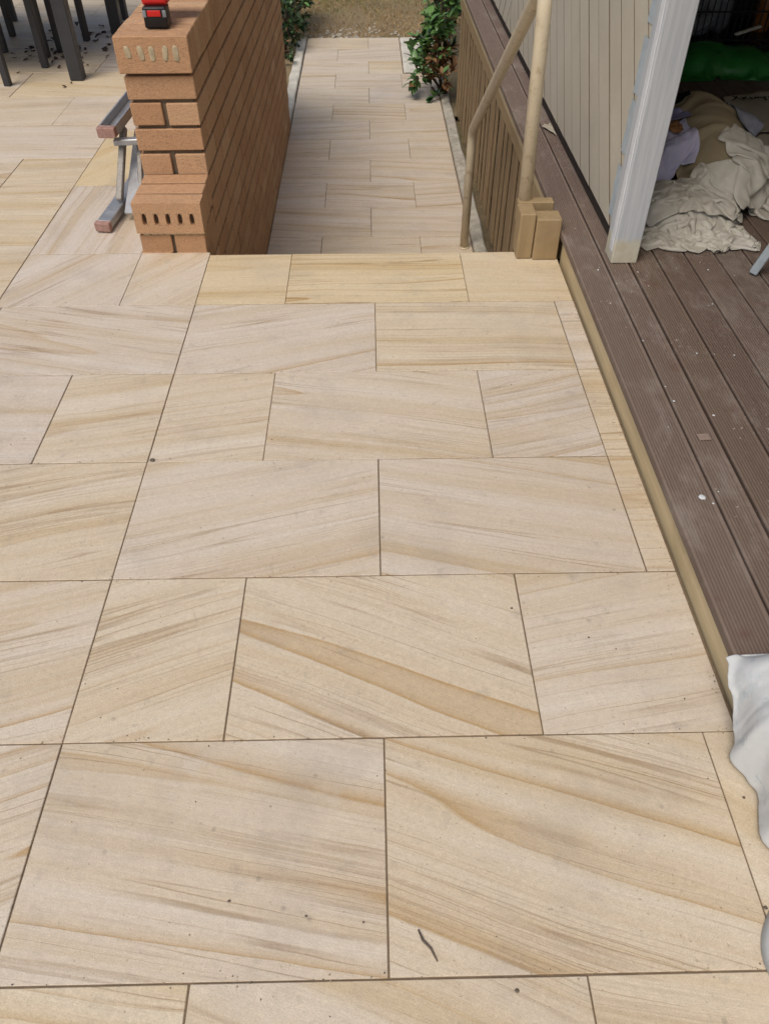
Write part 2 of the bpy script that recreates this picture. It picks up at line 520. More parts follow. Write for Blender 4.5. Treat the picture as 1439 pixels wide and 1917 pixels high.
M = dict(
    stone=mat_sandstone(),
    grout=mat_plain('dark_sandy_grout', (0.20, 0.15, 0.10), 0.95, 0.25, 30, 0.1, 300, 0.5),
    mortar=mat_plain('grey_brown_mortar', (0.15, 0.115, 0.08), 0.95, 0.25, 30, 0.1, 300, 0.6),
    mortar_pale=mat_plain('pale_set_mortar', (0.44, 0.36, 0.235), 0.95, 0.2, 60, 0.1, 300, 0.6),
    brick=mat_brick(),
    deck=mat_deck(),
    fascia=mat_timber('cream_painted_fascia', (0.60, 0.49, 0.30), (0.36, 0.28, 0.155), 0.55, 'y'),
    newel=mat_timber('tan_painted_timber', (0.36, 0.26, 0.14), (0.24, 0.165, 0.085), 0.6, 'z'),
    skirt=mat_timber('weathered_tan_batten', (0.30, 0.215, 0.12), (0.165, 0.112, 0.06), 0.75, 'z'),
    clad=mat_plain('beige_painted_cladding', (0.58, 0.535, 0.425), 0.55, 0.06, 6, 0.3, 120, 0.12),
    rail=mat_plain('cream_enamel_pipe', (0.64, 0.55, 0.39), 0.38, 0.06, 14, 0.45, 160, 0.08, stain=(0.36, 0.26, 0.14)),
    post=mat_post(),
    white=mat_plain('white_brushed_gap_filler', (0.70, 0.72, 0.73), 0.6, 0.06, 30, 0.3, 150, 0.3),
    bluegrey=mat_plain('pale_blue_grey_undercoat', (0.44, 0.50, 0.53), 0.6, 0.14, 30, 0.3, 150, 0.3),
    conc=mat_plain('pale_concrete', (0.44, 0.41, 0.34), 0.9, 0.28, 12, 0.15, 260, 0.6, stain=(0.16, 0.14, 0.09)),
    conc_w=mat_plain('white_washed_concrete', (0.60, 0.57, 0.49), 0.9, 0.18, 9, 0.15, 260, 0.4),
    ground=mat_ground(),
    charcoal=mat_plain('charcoal_powder_coat', (0.036, 0.038, 0.042), 0.42, 0.1, 20, 0.4, 300, 0.05),
    black=mat_plain('black_plastic', (0.012, 0.012, 0.013), 0.4, 0.1, 20, 0.4, 300, 0.05),
    red=mat_plain('red_plastic', (0.60, 0.018, 0.014), 0.32, 0.08, 20, 0.45, 300, 0.04),
    alu=mat_plain('scuffed_aluminium', (0.46, 0.47, 0.48), 0.5, 0.12, 22, 0.5, 220, 0.15, metal=0.7, stain=(0.30, 0.28, 0.26)),
    alu_dark=mat_plain('mortar_stained_aluminium', (0.27, 0.255, 0.23), 0.6, 0.3, 40, 0.4, 220, 0.3, metal=0.4, stain=(0.42, 0.40, 0.36)),
    foot=mat_plain('mortar_caked_red_foot', (0.36, 0.22, 0.18), 0.85, 0.25, 60, 0.2, 300, 0.5),
    canvas=mat_canvas('paint_splashed_canvas', (0.64, 0.615, 0.54), (0.46, 0.43, 0.36), spots=(0.62, 0.60, 0.55), spot_amt=0.5),
    canvas_tan=mat_canvas('tan_canvas', (0.36, 0.30, 0.19), (0.26, 0.205, 0.125)),
    canvas_flat=mat_canvas('unbleached_drop_cloth', (0.50, 0.45, 0.36), (0.40, 0.355, 0.27)),
    lavender=mat_canvas('lavender_cotton', (0.58, 0.56, 0.70), (0.50, 0.475, 0.62)),
    rag=mat_canvas('grey_blue_spattered_rag', (0.42, 0.43, 0.47), (0.20, 0.20, 0.23), spots=(0.05, 0.05, 0.07), spot_amt=0.8),
    rag2=mat_canvas('blue_grey_cotton', (0.36, 0.34, 0.50), (0.24, 0.23, 0.36)),
    orange=mat_canvas('orange_rag', (0.42, 0.22, 0.10), (0.32, 0.16, 0.07)),
    blackcloth=mat_canvas('black_cloth', (0.010, 0.009, 0.009), (0.006, 0.006, 0.006)),
    sheet=mat_canvas('white_painters_sheet', (0.66, 0.67, 0.65), (0.52, 0.545, 0.55), 0.85, spots=(0.40, 0.46, 0.49), spot_amt=0.6),
    greenbag=mat_plain('green_plastic_bag', (0.025, 0.20, 0.035), 0.35, 0.35, 10, 0.5, 100, 0.3),
    grey_item=mat_plain('dull_grey_plastic', (0.22, 0.24, 0.25), 0.5, 0.3, 18, 0.4, 100, 0.2),
    amber=mat_plain('amber_bottle_plastic', (0.34, 0.12, 0.03), 0.4, 0.2, 20, 0.5, 100, 0.1),
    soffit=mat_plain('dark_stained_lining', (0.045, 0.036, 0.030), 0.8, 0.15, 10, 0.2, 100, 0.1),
    board_edge=mat_plain('dark_board_edge', (0.13, 0.10, 0.065), 0.9, 0.2, 30, 0.1, 200, 0.2),
    roof=mat_plain('grey_roof_sheet', (0.30, 0.30, 0.30), 0.6, 0.1, 3, 0.3, 60, 0.1),
    twig=mat_plain('dry_twig', (0.15, 0.12, 0.095), 0.9, 0.2, 60, 0.1, 300, 0.4),
    tape=mat_plain('brown_masking_tape', (0.30, 0.225, 0.18), 0.7, 0.2, 60, 0.2, 200, 0.1),
    ink=mat_plain('black_stencil_ink', (0.012, 0.012, 0.010), 0.8, 0.1, 60, 0.1, 200, 0.0),
    leaf=mat_leaf('glossy_green_leaf', (0.05, 0.15, 0.04), (0.17, 0.31, 0.085), 0.32),
    leaf_dk=mat_leaf('dark_green_leaf', (0.012, 0.034, 0.012), (0.035, 0.075, 0.022), 0.42),
    leaf_br=mat_leaf('dead_brown_leaf', (0.17, 0.085, 0.036), (0.30, 0.17, 0.075), 0.7),
    litter=mat_leaf('leaf_litter', (0.035, 0.022, 0.014), (0.085, 0.05, 0.028), 0.8, 0.05),
    grass_dry=mat_leaf('dry_grass', (0.34, 0.235, 0.115), (0.52, 0.39, 0.21), 0.8, 0.2),
    grass=mat_leaf('green_grass', (0.16, 0.165, 0.045), (0.36, 0.30, 0.11), 0.7, 0.2),
    bark=mat_plain('shrub_bark', (0.10, 0.07, 0.048), 0.9, 0.25, 40, 0.1, 200, 0.5),
)

# ------------------------------------------------------------------ ground
ZP = -0.75                                     # level of the lower path


def grid_sheet(x0, x1, y0, y1, n, m_, f):
    V = [(x0 + (x1 - x0) * i / n, y0 + (y1 - y0) * j / m_, 0) for j in range(m_ + 1) for i in range(n + 1)]
    V = [(x, y, f(x, y)) for x, y, _ in V]
    F = [(j * (n + 1) + i, j * (n + 1) + i + 1, (j + 1) * (n + 1) + i + 1, (j + 1) * (n + 1) + i) for j in range(m_) for i in range(n)]
    return mesh(V, F, True)


def ground_z(x, y):
    h = mnoise.noise(Vector((x * 0.8, y * 0.8, 1))) * 0.012 + mnoise.noise(Vector((x * 5, y * 5, 2))) * 0.005
    return ZP - 0.035 + h


g = link('ground', grid_sheet(-3.0, 5.0, 5.9, 14.0, 80, 81, ground_z), M['ground'])
tag(g, kind='structure')
far = link('terrain', mesh([(-90, -90, ZP - .075), (90, -90, ZP - .075), (90, 90, ZP - .075), (-90, 90, ZP - .075)], [(0, 1, 2, 3)]), M['ground'])
tag(far, kind='structure')

# ------------------------------------------------------------------ pavers
GAP = 0.0028
TH = 0.03


def paver(parent, x0, x1, y0, y1, z=0.0, vein=0.0, tint=None, bold=None, gap=GAP, th=TH, name='paver', dens=None):
    gap = gap * rng.uniform(.75, 1.25)
    jz = rng.uniform(-0.0013, 0.0008)
    o = box(name, x0 + gap / 2, x1 - gap / 2, y0 + gap / 2, y1 - gap / 2, z - th + jz, z + jz, M['stone'], parent, 0.0012)
    o.rotation_euler = (rng.gauss(0, .0006), rng.gauss(0, .0006), rng.gauss(0, .0007))
    o['vein'] = float(R(vein))
    o['tint'] = float(rng.uniform(0.05, 0.6) if tint is None else tint)
    o['seed'] = float(rng.uniform(0, 60))
    o['dens'] = float(dens if dens else rng.choice([0.8, 1.0, 1.3, 1.7]))
    o['bold'] = float(rng.uniform(0.55, 1.0) if bold is None else bold)
    return o


# the patio slab with its sandstone pavers
patio = link('patio', bm_mesh((lambda bm: (add_box(bm, (0.46, -0.26, -0.40), (1.62, 3.72, 0.794)),
                                           add_box(bm, (-3.35, 2.02, -0.401), (5.99, 8.06, 0.795)), bm)[-1])(bmesh.new())), M['grout'])
tag(patio, kind='structure')
YR = {'A': 1.6, 'B': 1.2, 'C': 0.8, 'D': 0.4, 'E': 0.0, 'F': -0.4, 'G': -0.8}
RX = 1.266
# (x0, x1, row far line, row near line, vein angle, tint, bold)
MAIN = [
    (0, .6, 'A', 'B', 14, .12, .9), (.6, 1.2, 'A', 'B', -3, .5, 1.0), (1.2, RX, 'A', 'B', 2, .2, .6),
    (0, .3, 'B', 'C', 15, .35, .8), (.3, .9, 'B', 'C', -12, .25, .8), (.9, 1.2, 'B', 'C', 16, .12, .8), (1.2, RX, 'B', 'C', 2, .5, 1.0),
    (0, .6, 'C', 'D', 15, .22, .75), (.6, 1.2, 'C', 'D', -13, .15, .8), (1.2, RX, 'C', 'D', 2, .4, .8),
    (0, .3, 'D', 'E', 19, .45, .9), (.3, .9, 'D', 'E', -22, .42, 1.0), (.9, RX, 'D', 'E', 10, .3, .6),
    (0, .6, 'E', 'F', -10, .3, .9), (.6, 1.2, 'E', 'F', -19, .42, 1.0), (1.2, RX, 'E', 'F', -40, .55, .1),
    (-.3, .3, 'F', 'G', -9, .6, .8), (.3, .9, 'F', 'G', -22, .4, .9), (.9, RX, 'F', 'G', -11, .5, .6),
    (-.64, 0, 'A', 'B', -15, .15, .9), (-.3, 0, 'B', 'C', 13, .4, .6), (-.9, -.3, 'B', 'C', -5, .1, .4),
    (-.6, 0, 'C', 'D', 15, .4, 1.0), (-.3, 0, 'D', 'E', 15, .3, 1.0), (-.9, -.3, 'D', 'E', 12, .3, .8),
    (-.6, 0, 'E', 'F', 22, .3, .9), (-.9, -.3, 'F', 'G', 10, .4, .8),
]
for x0, x1, a, b, v, t, bo in MAIN:
    paver(patio, x0, x1, YR[b], YR[a], 0, v, t, bo)
for k in range(2, 5):                                 # rows behind the photographer
    y1 = -0.4 * k
    xs = [-.6, 0, .6, 1.2, RX] if k % 2 == 0 else [-.9, -.3, .3, .9, RX]
    for a, b in zip(xs[:-1], xs[1:]):
        paver(patio, a, b, y1 - 0.4, y1, 0, rng.uniform(-20, 20))
for k, (a, b) in enumerate(zip(['A', 'B', 'C', 'D', 'E', 'F'], ['B', 'C', 'D', 'E', 'F', 'G'])):   # field to the left of the long joint
    x = [-.64, -.9, -.6, -.9, -.6, -.9][k]
    for j in range(2):
        paver(patio, x - 0.6, x, YR[b], YR[a], 0, rng.uniform(-14, 14))
        x -= 0.6
# course beside the coping and the column of slabs along the wall
paver(patio, -.665, -.252, 1.6, 1.975, 0, 52, .12, .8)
paver(patio, -.252, 0, 1.6, 1.975, 0, 48, .3, .6)
paver(patio, -.665, -.252, 1.975, 2.6, 0, 88, .08, .9)
paver(patio, -.665, -.252, 2.6, 3.26, 0, 60, 1.0, .05)
for y0, y1 in ((3.26, 3.92), (3.92, 4.58), (4.58, 5.24), (5.24, 6.04)):
    paver(patio, -.665, -.252, y0, y1, 0, rng.uniform(-10, 10), .2)
rows = [1.615, 2.05, 2.475, 2.915, 3.355, 3.79, 4.225, 4.66, 5.095, 5.53, 6.04]
for k in range(10):
    x = -.665
    first = .31 if k % 2 == 0 else .66
    if k % 2 == 0 and k > 4: first = .31
    w = first
    for j in range(6):
        paver(patio, x - w, x, rows[k], rows[k + 1], 0, rng.uniform(-9, 9), rng.uniform(.1, .75), rng.uniform(.5, 1))
        x -= w
        w = .62
# coping course at the head of the steps
steps = empty('sandstone_steps', (0.6, 1.95, 0))
tag(steps, 'sandstone steps dropping from the patio with a yellow banded coping edge', 'steps')
cop = [(0.0, .3, 3, .8, .6), (.3, .915, 1, .85, 2.2), (.915, 1.264, -3, .7, .35)]
for x0, x1, v, t, bo in cop:
    paver(steps, x0, x1, 1.6, 1.955, 0.001, v, t, bo, gap=0.002, th=0.04, name='coping_slab', dens=3.2 if bo > 2 else 1.5)
box('step_core', 0.0, 1.262, 1.6005, 1.93, ZP - .03, -0.0405, M['mortar'], steps)
rise = 0.75 / 4
for k in range(1, 4):
    y0 = 1.93 + 0.34 * (k - 1)
    zt = -rise * k
    box('step_core', 0.0, 1.262, y0 + .0002, y0 + 0.34, ZP - .03, zt - .031, M['mortar'], steps)
    for a, b in ((0, .3), (.3, .9), (.9, 1.262)) if k % 2 else ((0, .6), (.6, 1.2), (1.2, 1.262)):
        paver(steps, a, b, y0 + .03, y0 + 0.36, zt, rng.uniform(-6, 6), name='tread_slab')

# lower path
path = link('path', bm_mesh((lambda bm: (add_box(bm, (0.5875, 5.545, ZP - .035), (1.195, 5.2, 0.06)), bm)[-1])(bmesh.new())), M['grout'])
tag(path, kind='structure')
y = 3.70 - 0.404 * 2
k = 0
while y < 8.1:
    center = (k % 2 == 0)
    xs = [0, .594, 1.178] if center else [0, .302, .88, 1.178]
    if y > 6.9:
        xs = [q for q in xs if q < .85] + [.90]
    for a, b in zip(xs[:-1], xs[1:]):
        paver(path, a - .010 * (a == 0), b, y, y + .404, ZP, rng.choice([0, 2, 4, -3, 6, -6, 9]), rng.choice([.05, .15, .25, .35, .55]), rng.uniform(.7, 1.1), gap=.003)
    y += .404
    k += 1


def rough_block(x0, x1, y0, y1, z0, z1, amp, seed, n=10, m_=60):
    """A lumpy poured strip: top and sides wander."""
    V, F = [], []
    for j in range(m_ + 1):
        yy = y0 + (y1 - y0) * j / m_
        a = x0 + amp * mnoise.noise(Vector((yy * 4, seed, 0)))
        b = x1 + amp * mnoise.noise(Vector((yy * 4, seed, 9)))
        prof = [(a, z0), (a + .002, z1 - .008), (a + .012, z1)]
        for i in range(1, n):
            xx = a + .012 + (b - a - .024) * i / n
            prof.append((xx, z1 + amp * .35 * mnoise.noise(Vector((xx * 25, yy * 9, seed)))))
        prof += [(b - .012, z1), (b - .002, z1 - .008), (b, z0)]
        V += [(px, yy, pz) for px, pz in prof]
    c = n + 5
    for j in range(m_):
        for i in range(c - 1):
            F.append((j * c + i, j * c + i + 1, (j + 1) * c + i + 1, (j + 1) * c + i))
    F.append(tuple(range(c)))
    F.append(tuple(m_ * c + i for i in range(c))[::-1])
    return mesh(V, F, True)


tag(link('concrete_edging', rough_block(1.186, 1.262, 2.96, 8.1, ZP - .05, ZP + .012, .012, 3.0), M['conc']), kind='structure')
tag(link('concrete_edging', rough_block(-.108, -.02, 5.62, 8.1, ZP - .05, ZP + .006, .012, 7.0), M['conc_w']), kind='structure')
tag(link('concrete_pad', rough_block(.905, 1.18, 6.95, 8.14, ZP - .05, ZP + .001, .006, 9.0), M['conc_w']), kind='structure')

# ------------------------------------------------------------------ brick wall
wall = empty('brick_wall', (-0.131, 3.8, 0))
tag(wall, 'orange brick wall with brick-on-edge capping and a stepped plinth end', 'wall')
XL, XR = -.250, -.012
XM = (XL + XR) / 2
WY0, WYP, WY1 = 2.215, 1.972, 5.60
core = bmesh.new()
RK = .028
add_box(core, (XM, (WY0 + WY1) / 2 + .004, (ZP + .53) / 2), (XR - XL - RK, WY1 - WY0 - .018, .53 - ZP))
add_box(core, (XM, (WYP + WY0) / 2 + .007, (ZP + .185) / 2), (XR - XL - RK - .002, WY0 - WYP - .012, .185 - ZP))
add_box(core, (XM, (WY0 + WY1) / 2 + .002, .585), (XR - XL - .014, WY1 - WY0 - .016, .10))
link('mortar_core', bm_mesh(core), M['mortar'], wall, -wall.location)
BL, BW, BH, J = .230, .110, .073, .011


def brick(x0, x1, y0, y1, z0, z1):
    j = .0012
    o = box('brick', x0, x1, y0, y1, z0, z1, M['brick'], wall, 0.0025)
    o.location += Vector((rng.uniform(-j, j), 0, rng.uniform(-j, j) * .6))
    o.rotation_euler = (0, rng.gauss(0, .003), rng.gauss(0, .003))
    return o


left_leaf = bmesh.new()
zc = [.190 + .086 * k for k in range(4)] + [.104, .018] + [-.068 - .086 * k for k in range(9)]
for z0 in zc:
    k = round((z0 - .190) / .086)
    full = (k % 2 != 0)
    ys = WY0 if z0 > .01 else WYP
    y = ys
    if full and z0 > .18:
        brick(XL, XR, y, y + BW, z0, z0 + BH)
        y += BW + J
    elif full:
        brick(XR - BW, XR, y, y + BW, z0, z0 + BH)
        if z0 > -.07: add_box(left_leaf, (XL + BW / 2, y + BW / 2, z0 + BH / 2), (BW, BW, BH))
        y += BW + J
    while y < WY1 - .05:
        e = min(y + BL, WY1)
        brick(XR - BW, XR, y, e, z0, z0 + BH)
        if z0 > 0:
            if y <= WY0 + .01 and z0 > .18:
                brick(XL, XL + BW, y, e, z0, z0 + BH)
            else:
                add_box(left_leaf, (XL + BW / 2, (y + e) / 2, z0 + BH / 2), (BW, e - y, BH))
        y = e + J
bmesh.ops.bevel(left_leaf, geom=left_leaf.edges[:], offset=.0025, segments=1, affect='EDGES')
ll = link('rear_leaf_bricks', bm_mesh(left_leaf), M['brick'], wall, -wall.location)
ll['kind'] = 'stuff'
# brick-on-edge capping, slightly proud of the wall
y = WY0 - .018
ci = 0
while y < WY1:
    o = brick(XL - .006, XR + .003, y, y + BH, .534, .646)
    if ci == 0: cap_first = o
    y += BH + J
    ci += 1
# five mortar-filled cores in the end capping brick
pm = bmesh.new()
bmesh.ops.create_uvsphere(pm, u_segments=10, v_segments=6, radius=1)
for v in pm.verts:
    v.co = (math.copysign(abs(v.co.x) ** .6, v.co.x) * .0095 * (1 + .25 * mnoise.noise(v.co * 3)), v.co.y * .0012, math.copysign(abs(v.co.z) ** .7, v.co.z) * .023 * (1 + .3 * mnoise.noise(v.co * 2 + Vector((4, 0, 0)))))
pme = bm_mesh(pm, True)
for i in range(5):
    c = link('mortar_plug', pme, M['mortar_pale'], cap_first, (-.08 + i * .04 + rng.uniform(-.003, .003), -.0365, .004 + rng.uniform(-.005, .005)), (0, rng.uniform(-.2, .2), 0))
    c.scale = (rng.uniform(.8, 1.15), 1, rng.uniform(.8, 1.1))


def cored_brick():
    """Brick on edge whose end shows five open cores."""
    sx, sy, sz = .240, .076, .110
    xs = [-sx / 2]
    for i in range(5):
        c = -.084 + i * .042
        xs += [c - .009, c + .009]
    xs.append(sx / 2)
    zs = [-sz / 2, -.026, .020, sz / 2]
    V, F = [], []

    def q(*p):
        b = len(V)
        V.extend(p)
        F.append((b, b + 1, b + 2, b + 3))
    f, d = -sy / 2, -sy / 2 + .045
    for i in range(len(xs) - 1):
        for j in range(3):
            a, b, e, h = xs[i], xs[i + 1], zs[j], zs[j + 1]
            if i % 2 == 1 and j == 1:
                mx, mz = (a + b) / 2, .006
                ring = [(mx + math.copysign(abs(math.cos(t)) ** .7, math.cos(t)) * .0085, math.sin(t) * .022 - .003) for t in [k * math.pi / 5 + .3 for k in range(10)]]
                sq = []
                for rx, rz in ring:           # matching points on the cell outline
                    dx, dz = rx - mx, rz + .003
                    s = min((b - a) / 2 / max(abs(dx), 1e-6), (h - e) / 2 / max(abs(dz), 1e-6))
                    sq.append((mx + dx * s, (e + h) / 2 + dz * s))
                for k in range(10):
                    k2 = (k + 1) % 10
                    q((sq[k][0], f, sq[k][1]), (sq[k2][0], f, sq[k2][1]), (ring[k2][0], f, ring[k2][1]), (ring[k][0], f, ring[k][1]))
                    q((ring[k][0], f, ring[k][1]), (ring[k2][0], f, ring[k2][1]), (ring[k2][0], d, ring[k2][1]), (ring[k][0], d, ring[k][1]))
                b0 = len(V)
                V.extend([(rx, d, rz) for rx, rz in ring])
                F.append(tuple(range(b0, b0 + 10)))
                cs = [(a, e), (b, e), (b, h), (a, h)]
                for cx, cz in cs:             # fill the corner triangles of the cell
                    near = sorted(range(10), key=lambda k: (sq[k][0] - cx) ** 2 + (sq[k][1] - cz) ** 2)[:2]
                    b0 = len(V)
                    V.extend([(cx, f, cz), (sq[near[0]][0], f, sq[near[0]][1]), (sq[near[1]][0], f, sq[near[1]][1])])
                    F.append((b0, b0 + 1, b0 + 2))
            else:
                q((a, f, e), (b, f, e), (b, f, h), (a, f, h))
    X, Y, Z = sx / 2, sy / 2, sz / 2
    q((-X, Y, -Z), (X, Y, -Z), (X, Y, Z), (-X, Y, Z))
    q((-X, -Y, -Z), (X, -Y, -Z), (X, Y, -Z), (-X, Y, -Z))
    q((-X, -Y, Z), (X, -Y, Z), (X, Y, Z), (-X, Y, Z))
    q((-X, -Y, -Z), (-X, Y, -Z), (-X, Y, Z), (-X, -Y, Z))
    q((X, -Y, -Z), (X, Y, -Z), (X, Y, Z), (X, -Y, Z))
    bm = bmesh.new()
    for v in V: bm.verts.new(v)
    bm.verts.ensure_lookup_table()
    for fc in F: bm.faces.new([bm.verts[i] for i in fc])
    bmesh.ops.remove_doubles(bm, verts=bm.verts[:], dist=.00005)
    return bm_mesh(bm)


pb = link('brick', cored_brick(), M['brick'], wall, Vector((XM + .002, WYP + .030, .133)) - wall.location, (0, .012, .006))
brick(XL, XR + .002, WYP + .078, WYP + .154, .080, .190)
brick(XL + .002, XR, WYP + .163, WYP + .239, .083, .193)
brick(XL + .004, XL + .004 + BW + .002, WYP + .002, WYP + .232, .003, .070)
brick(XR - BW, XR, WYP + .002, WYP + .232, .003, .070)
# smeared mortar under the projecting cored brick
sm = bmesh.new()
for i in range(9):
    r = bmesh.ops.create_icosphere(sm, subdivisions=2, radius=1)
    cx = -.215 + i * .024
    for v in r['verts']:
        n_ = 1 + .5 * mnoise.noise(Vector((v.co.x * 2 + i, v.co.y * 2, v.co.z * 2)))
        v.co = Vector((v.co.x * .017 * n_ + cx, v.co.y * .006 * n_ + WYP + .003, v.co.z * .006 * n_ + .0745))
link('mortar_smear', bm_mesh(sm, True), M['mortar_pale'], wall, -wall.location)

# ------------------------------------------------------------------ timber deck
DZ = .105
deck = empty('timber_deck', (2.4, 2.0, 0))
tag(deck, 'brown ribbed deck boards running behind a cream painted fascia', 'deck')


def board_mesh(w, L, h=.022, pitch=.0072, amp=.0024):
    n = int((w - .008) / pitch)
    prof = [(-w / 2, -h), (-w / 2, -.003), (-w / 2 + .002, 0)]
    x = -w / 2 + .004
    for i in range(n):
        prof += [(x + pitch * .25, 0), (x + pitch * .45, -amp), (x + pitch * .8, -amp), (x + pitch, 0)]
        x += pitch
    prof += [(w / 2 - .002, 0), (w / 2, -.003), (w / 2, -h)]
    c = len(prof)
    V = [(a, -L / 2, b) for a, b in prof] + [(a, L / 2, b) for a, b in prof]
    F = [(i, i + 1, c + i + 1, c + i) for i in range(c - 1)] + [(c - 1, 0, c, 2 * c - 1), tuple(range(c)), tuple(range(2 * c - 1, c - 1, -1))]
    bm = bmesh.new()
    vs = [bm.verts.new(v) for v in V]
    for f in F: bm.faces.new([vs[i] for i in f])
    return bm_mesh(bm)


jx = [1.257, 1.364, 1.443, 1.542, 1.645, 1.746, 1.850] + [1.850 + .1015 * k for k in range(1, 18)]
_bm = {}
for a, b in zip(jx[:-1], jx[1:]):
    w = round(b - a - .0065, 4)
    if w not in _bm: _bm[w] = board_mesh(w, 8.0)
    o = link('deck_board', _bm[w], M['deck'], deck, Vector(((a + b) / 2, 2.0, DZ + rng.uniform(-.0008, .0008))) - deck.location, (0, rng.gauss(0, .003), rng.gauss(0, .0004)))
jo = bmesh.new()
for k in range(15):
    add_box(jo, (2.44, -1.7 + k * .55, -.03), (2.25, .045, .22))
for yy in (-1.95, 5.95): add_box(jo, (2.44, yy, .0), (2.25, .04, .15))
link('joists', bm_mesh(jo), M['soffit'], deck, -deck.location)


def extrude_y(prof, y0, y1):
    c = len(prof)
    V = [(a, y0, b) for a, b in prof] + [(a, y1, b) for a, b in prof]
    F = [(i, (i + 1) % c, c + (i + 1) % c, c + i) for i in range(c)] + [tuple(range(c)), tuple(range(2 * c - 1, c - 1, -1))]
    bm = bmesh.new()
    vs = [bm.verts.new(v) for v in V]
    for f in F: bm.faces.new([vs[i] for i in f])
    return bm_mesh(bm)


fp = [(1.275, -.028), (1.275, .066), (1.277, .073), (1.282, .0765), (1.312, .0765), (1.312, -.028)]
link('fascia', extrude_y(fp, -1.9, 1.90), M['fascia'], deck, -deck.location)
fp2 = [(1.273, .034), (1.273, .067), (1.275, .073), (1.280, .0765), (1.312, .0765), (1.312, .034)]
link('fascia', extrude_y(fp2, 1.975, 6.0), M['fascia'], deck, -deck.location)
box('lower_rail', 1.2785, 1.312, 1.975, 6.0, -.040, .028, M['newel'], deck, .003)

# vertical batten screen closing the space under the deck
scr = empty('batten_screen', (1.285, 3.95, ZP))
tag(scr, 'tan vertical batten screen closing the space beneath the deck', 'screen')
y = 1.99
i = 0
while y < 5.95:
    w = [.042, .038, .044, .110, .040][i % 5]
    zb = ZP + .018 + rng.uniform(0, .03)
    o = box('batten', 1.281 + (.007 if i % 2 else 0), 1.291 + (.007 if i % 2 else 0), y, y + w, zb, -.047, M['skirt'], scr, .002, own=False)
    y += w + rng.choice([.026, .032, .045])
    i += 1
box('backing_rail', 1.300, 1.312, 1.98, 5.95, -.25, -.18, M['soffit'], scr)
box('backing_rail', 1.300, 1.312, 1.98, 5.95, -.65, -.58, M['soffit'], scr)

# stub posts that hold the handrail
stub = empty('stub_post', (1.19, 1.93, 0))
tag(stub, 'pair of stubby tan timber blocks at the corner of the coping', 'post')
box('block', 1.113, 1.168, 1.897, 1.990, .0025, .166, M['newel'], stub, .003)
box('block', 1.1705, 1.2585, 1.887, 1.965, .0025, .150, M['newel'], stub, .003)
box('top_cleat', 1.118, 1.245, 1.992, 2.035, .09, .168, M['newel'], stub, .003)

# bent pipe handrail
hr = empty('handrail', (1.13, 3.54, ZP))
tag(hr, 'bent cream pipe handrail going down beside the steps', 'handrail')
P0, P1, P2, P3 = (1.13, 3.545, ZP - .002), (1.13, 3.545, -.105), (1.135, 2.062, .830), (1.145, 2.020, .10)
pts = [P0] + arc_join(P0, P1, P2, .07) + arc_join(P1, P2, P3, .10) + [P3]
link('pipe', tube_mesh(pts, .0235, 18), M['rail'], hr, -hr.location)
link('base_flange', tube_mesh([(1.13, 3.545, ZP + .0005), (1.13, 3.545, ZP + .008)], 0.031, 20), M['rail'], hr, -hr.location)

# ------------------------------------------------------------------ veranda post and diagonal cladding
post = empty('veranda_post', (1.425, 1.695, DZ))
tag(post, 'square veranda post in grey undercoat with a bare cream foot', 'post')
PX0, PX1, PY0, PY1 = 1.381, 1.467, 1.652, 1.738
pp = [(PX0 + .004, PY0), (PX1 - .003, PY0), (PX1, PY0 + .003), (PX1, PY1), (PX0, PY1), (PX0, PY0 + .006)]
bm = bmesh.new()
lo = [bm.verts.new((a, b, DZ + .002)) for a, b in pp]
hi = [bm.verts.new((a, b, 2.44)) for a, b in pp]
bm.faces.new(lo[::-1]); bm.faces.new(hi)
for i in range(6): bm.faces.new((lo[i], lo[(i + 1) % 6], hi[(i + 1) % 6], hi[i]))
link('shaft', bm_mesh(bm), M['post'], post, -post.location)
# white brushed strip down the left face and the stepped strokes where the boards met it
V, F = [], []
n = 90
for i in range(n + 1):
    z = DZ + .035 + i * (2.2 / n)
    a = PY0 + .012 + .004 * mnoise.noise(Vector((z * 30, 0, 0)))
    b = PY0 + .046 + .005 * mnoise.noise(Vector((z * 25, 3, 0)))
    V += [(PX0 + .0005, a, z), (PX0 - .0018, a + .003, z), (PX0 - .0018, b - .003, z), (PX0 + .0005, b, z)]
for i in range(n):
    for k in range(3): F.append((i * 4 + k, i * 4 + k + 1, i * 4 + k + 5, i * 4 + k + 4))
link('brushed_strip', mesh(V, F), M['white'], post, -post.location)

cw = empty('clad_wall', (1.43, 4.0, DZ))
tag(cw, 'beige diagonal board cladding standing on the deck behind the grey post', 'cladding')
CX = 1.410


def clip(poly, a, b, c):
    """Keep the part of a convex polygon where a*y + b*z <= c."""
    out = []
    for i in range(len(poly)):
        p, q = poly[i], poly[(i + 1) % len(poly)]
        dp, dq = a * p[0] + b * p[1] - c, a * q[0] + b * q[1] - c
        if dp <= 0: out.append(p)
        if (dp < 0) != (dq < 0) and dp != dq:
            t = dp / (dp - dq)
            out.append((p[0] + (q[0] - p[0]) * t, p[1] + (q[1] - p[1]) * t))
    return out


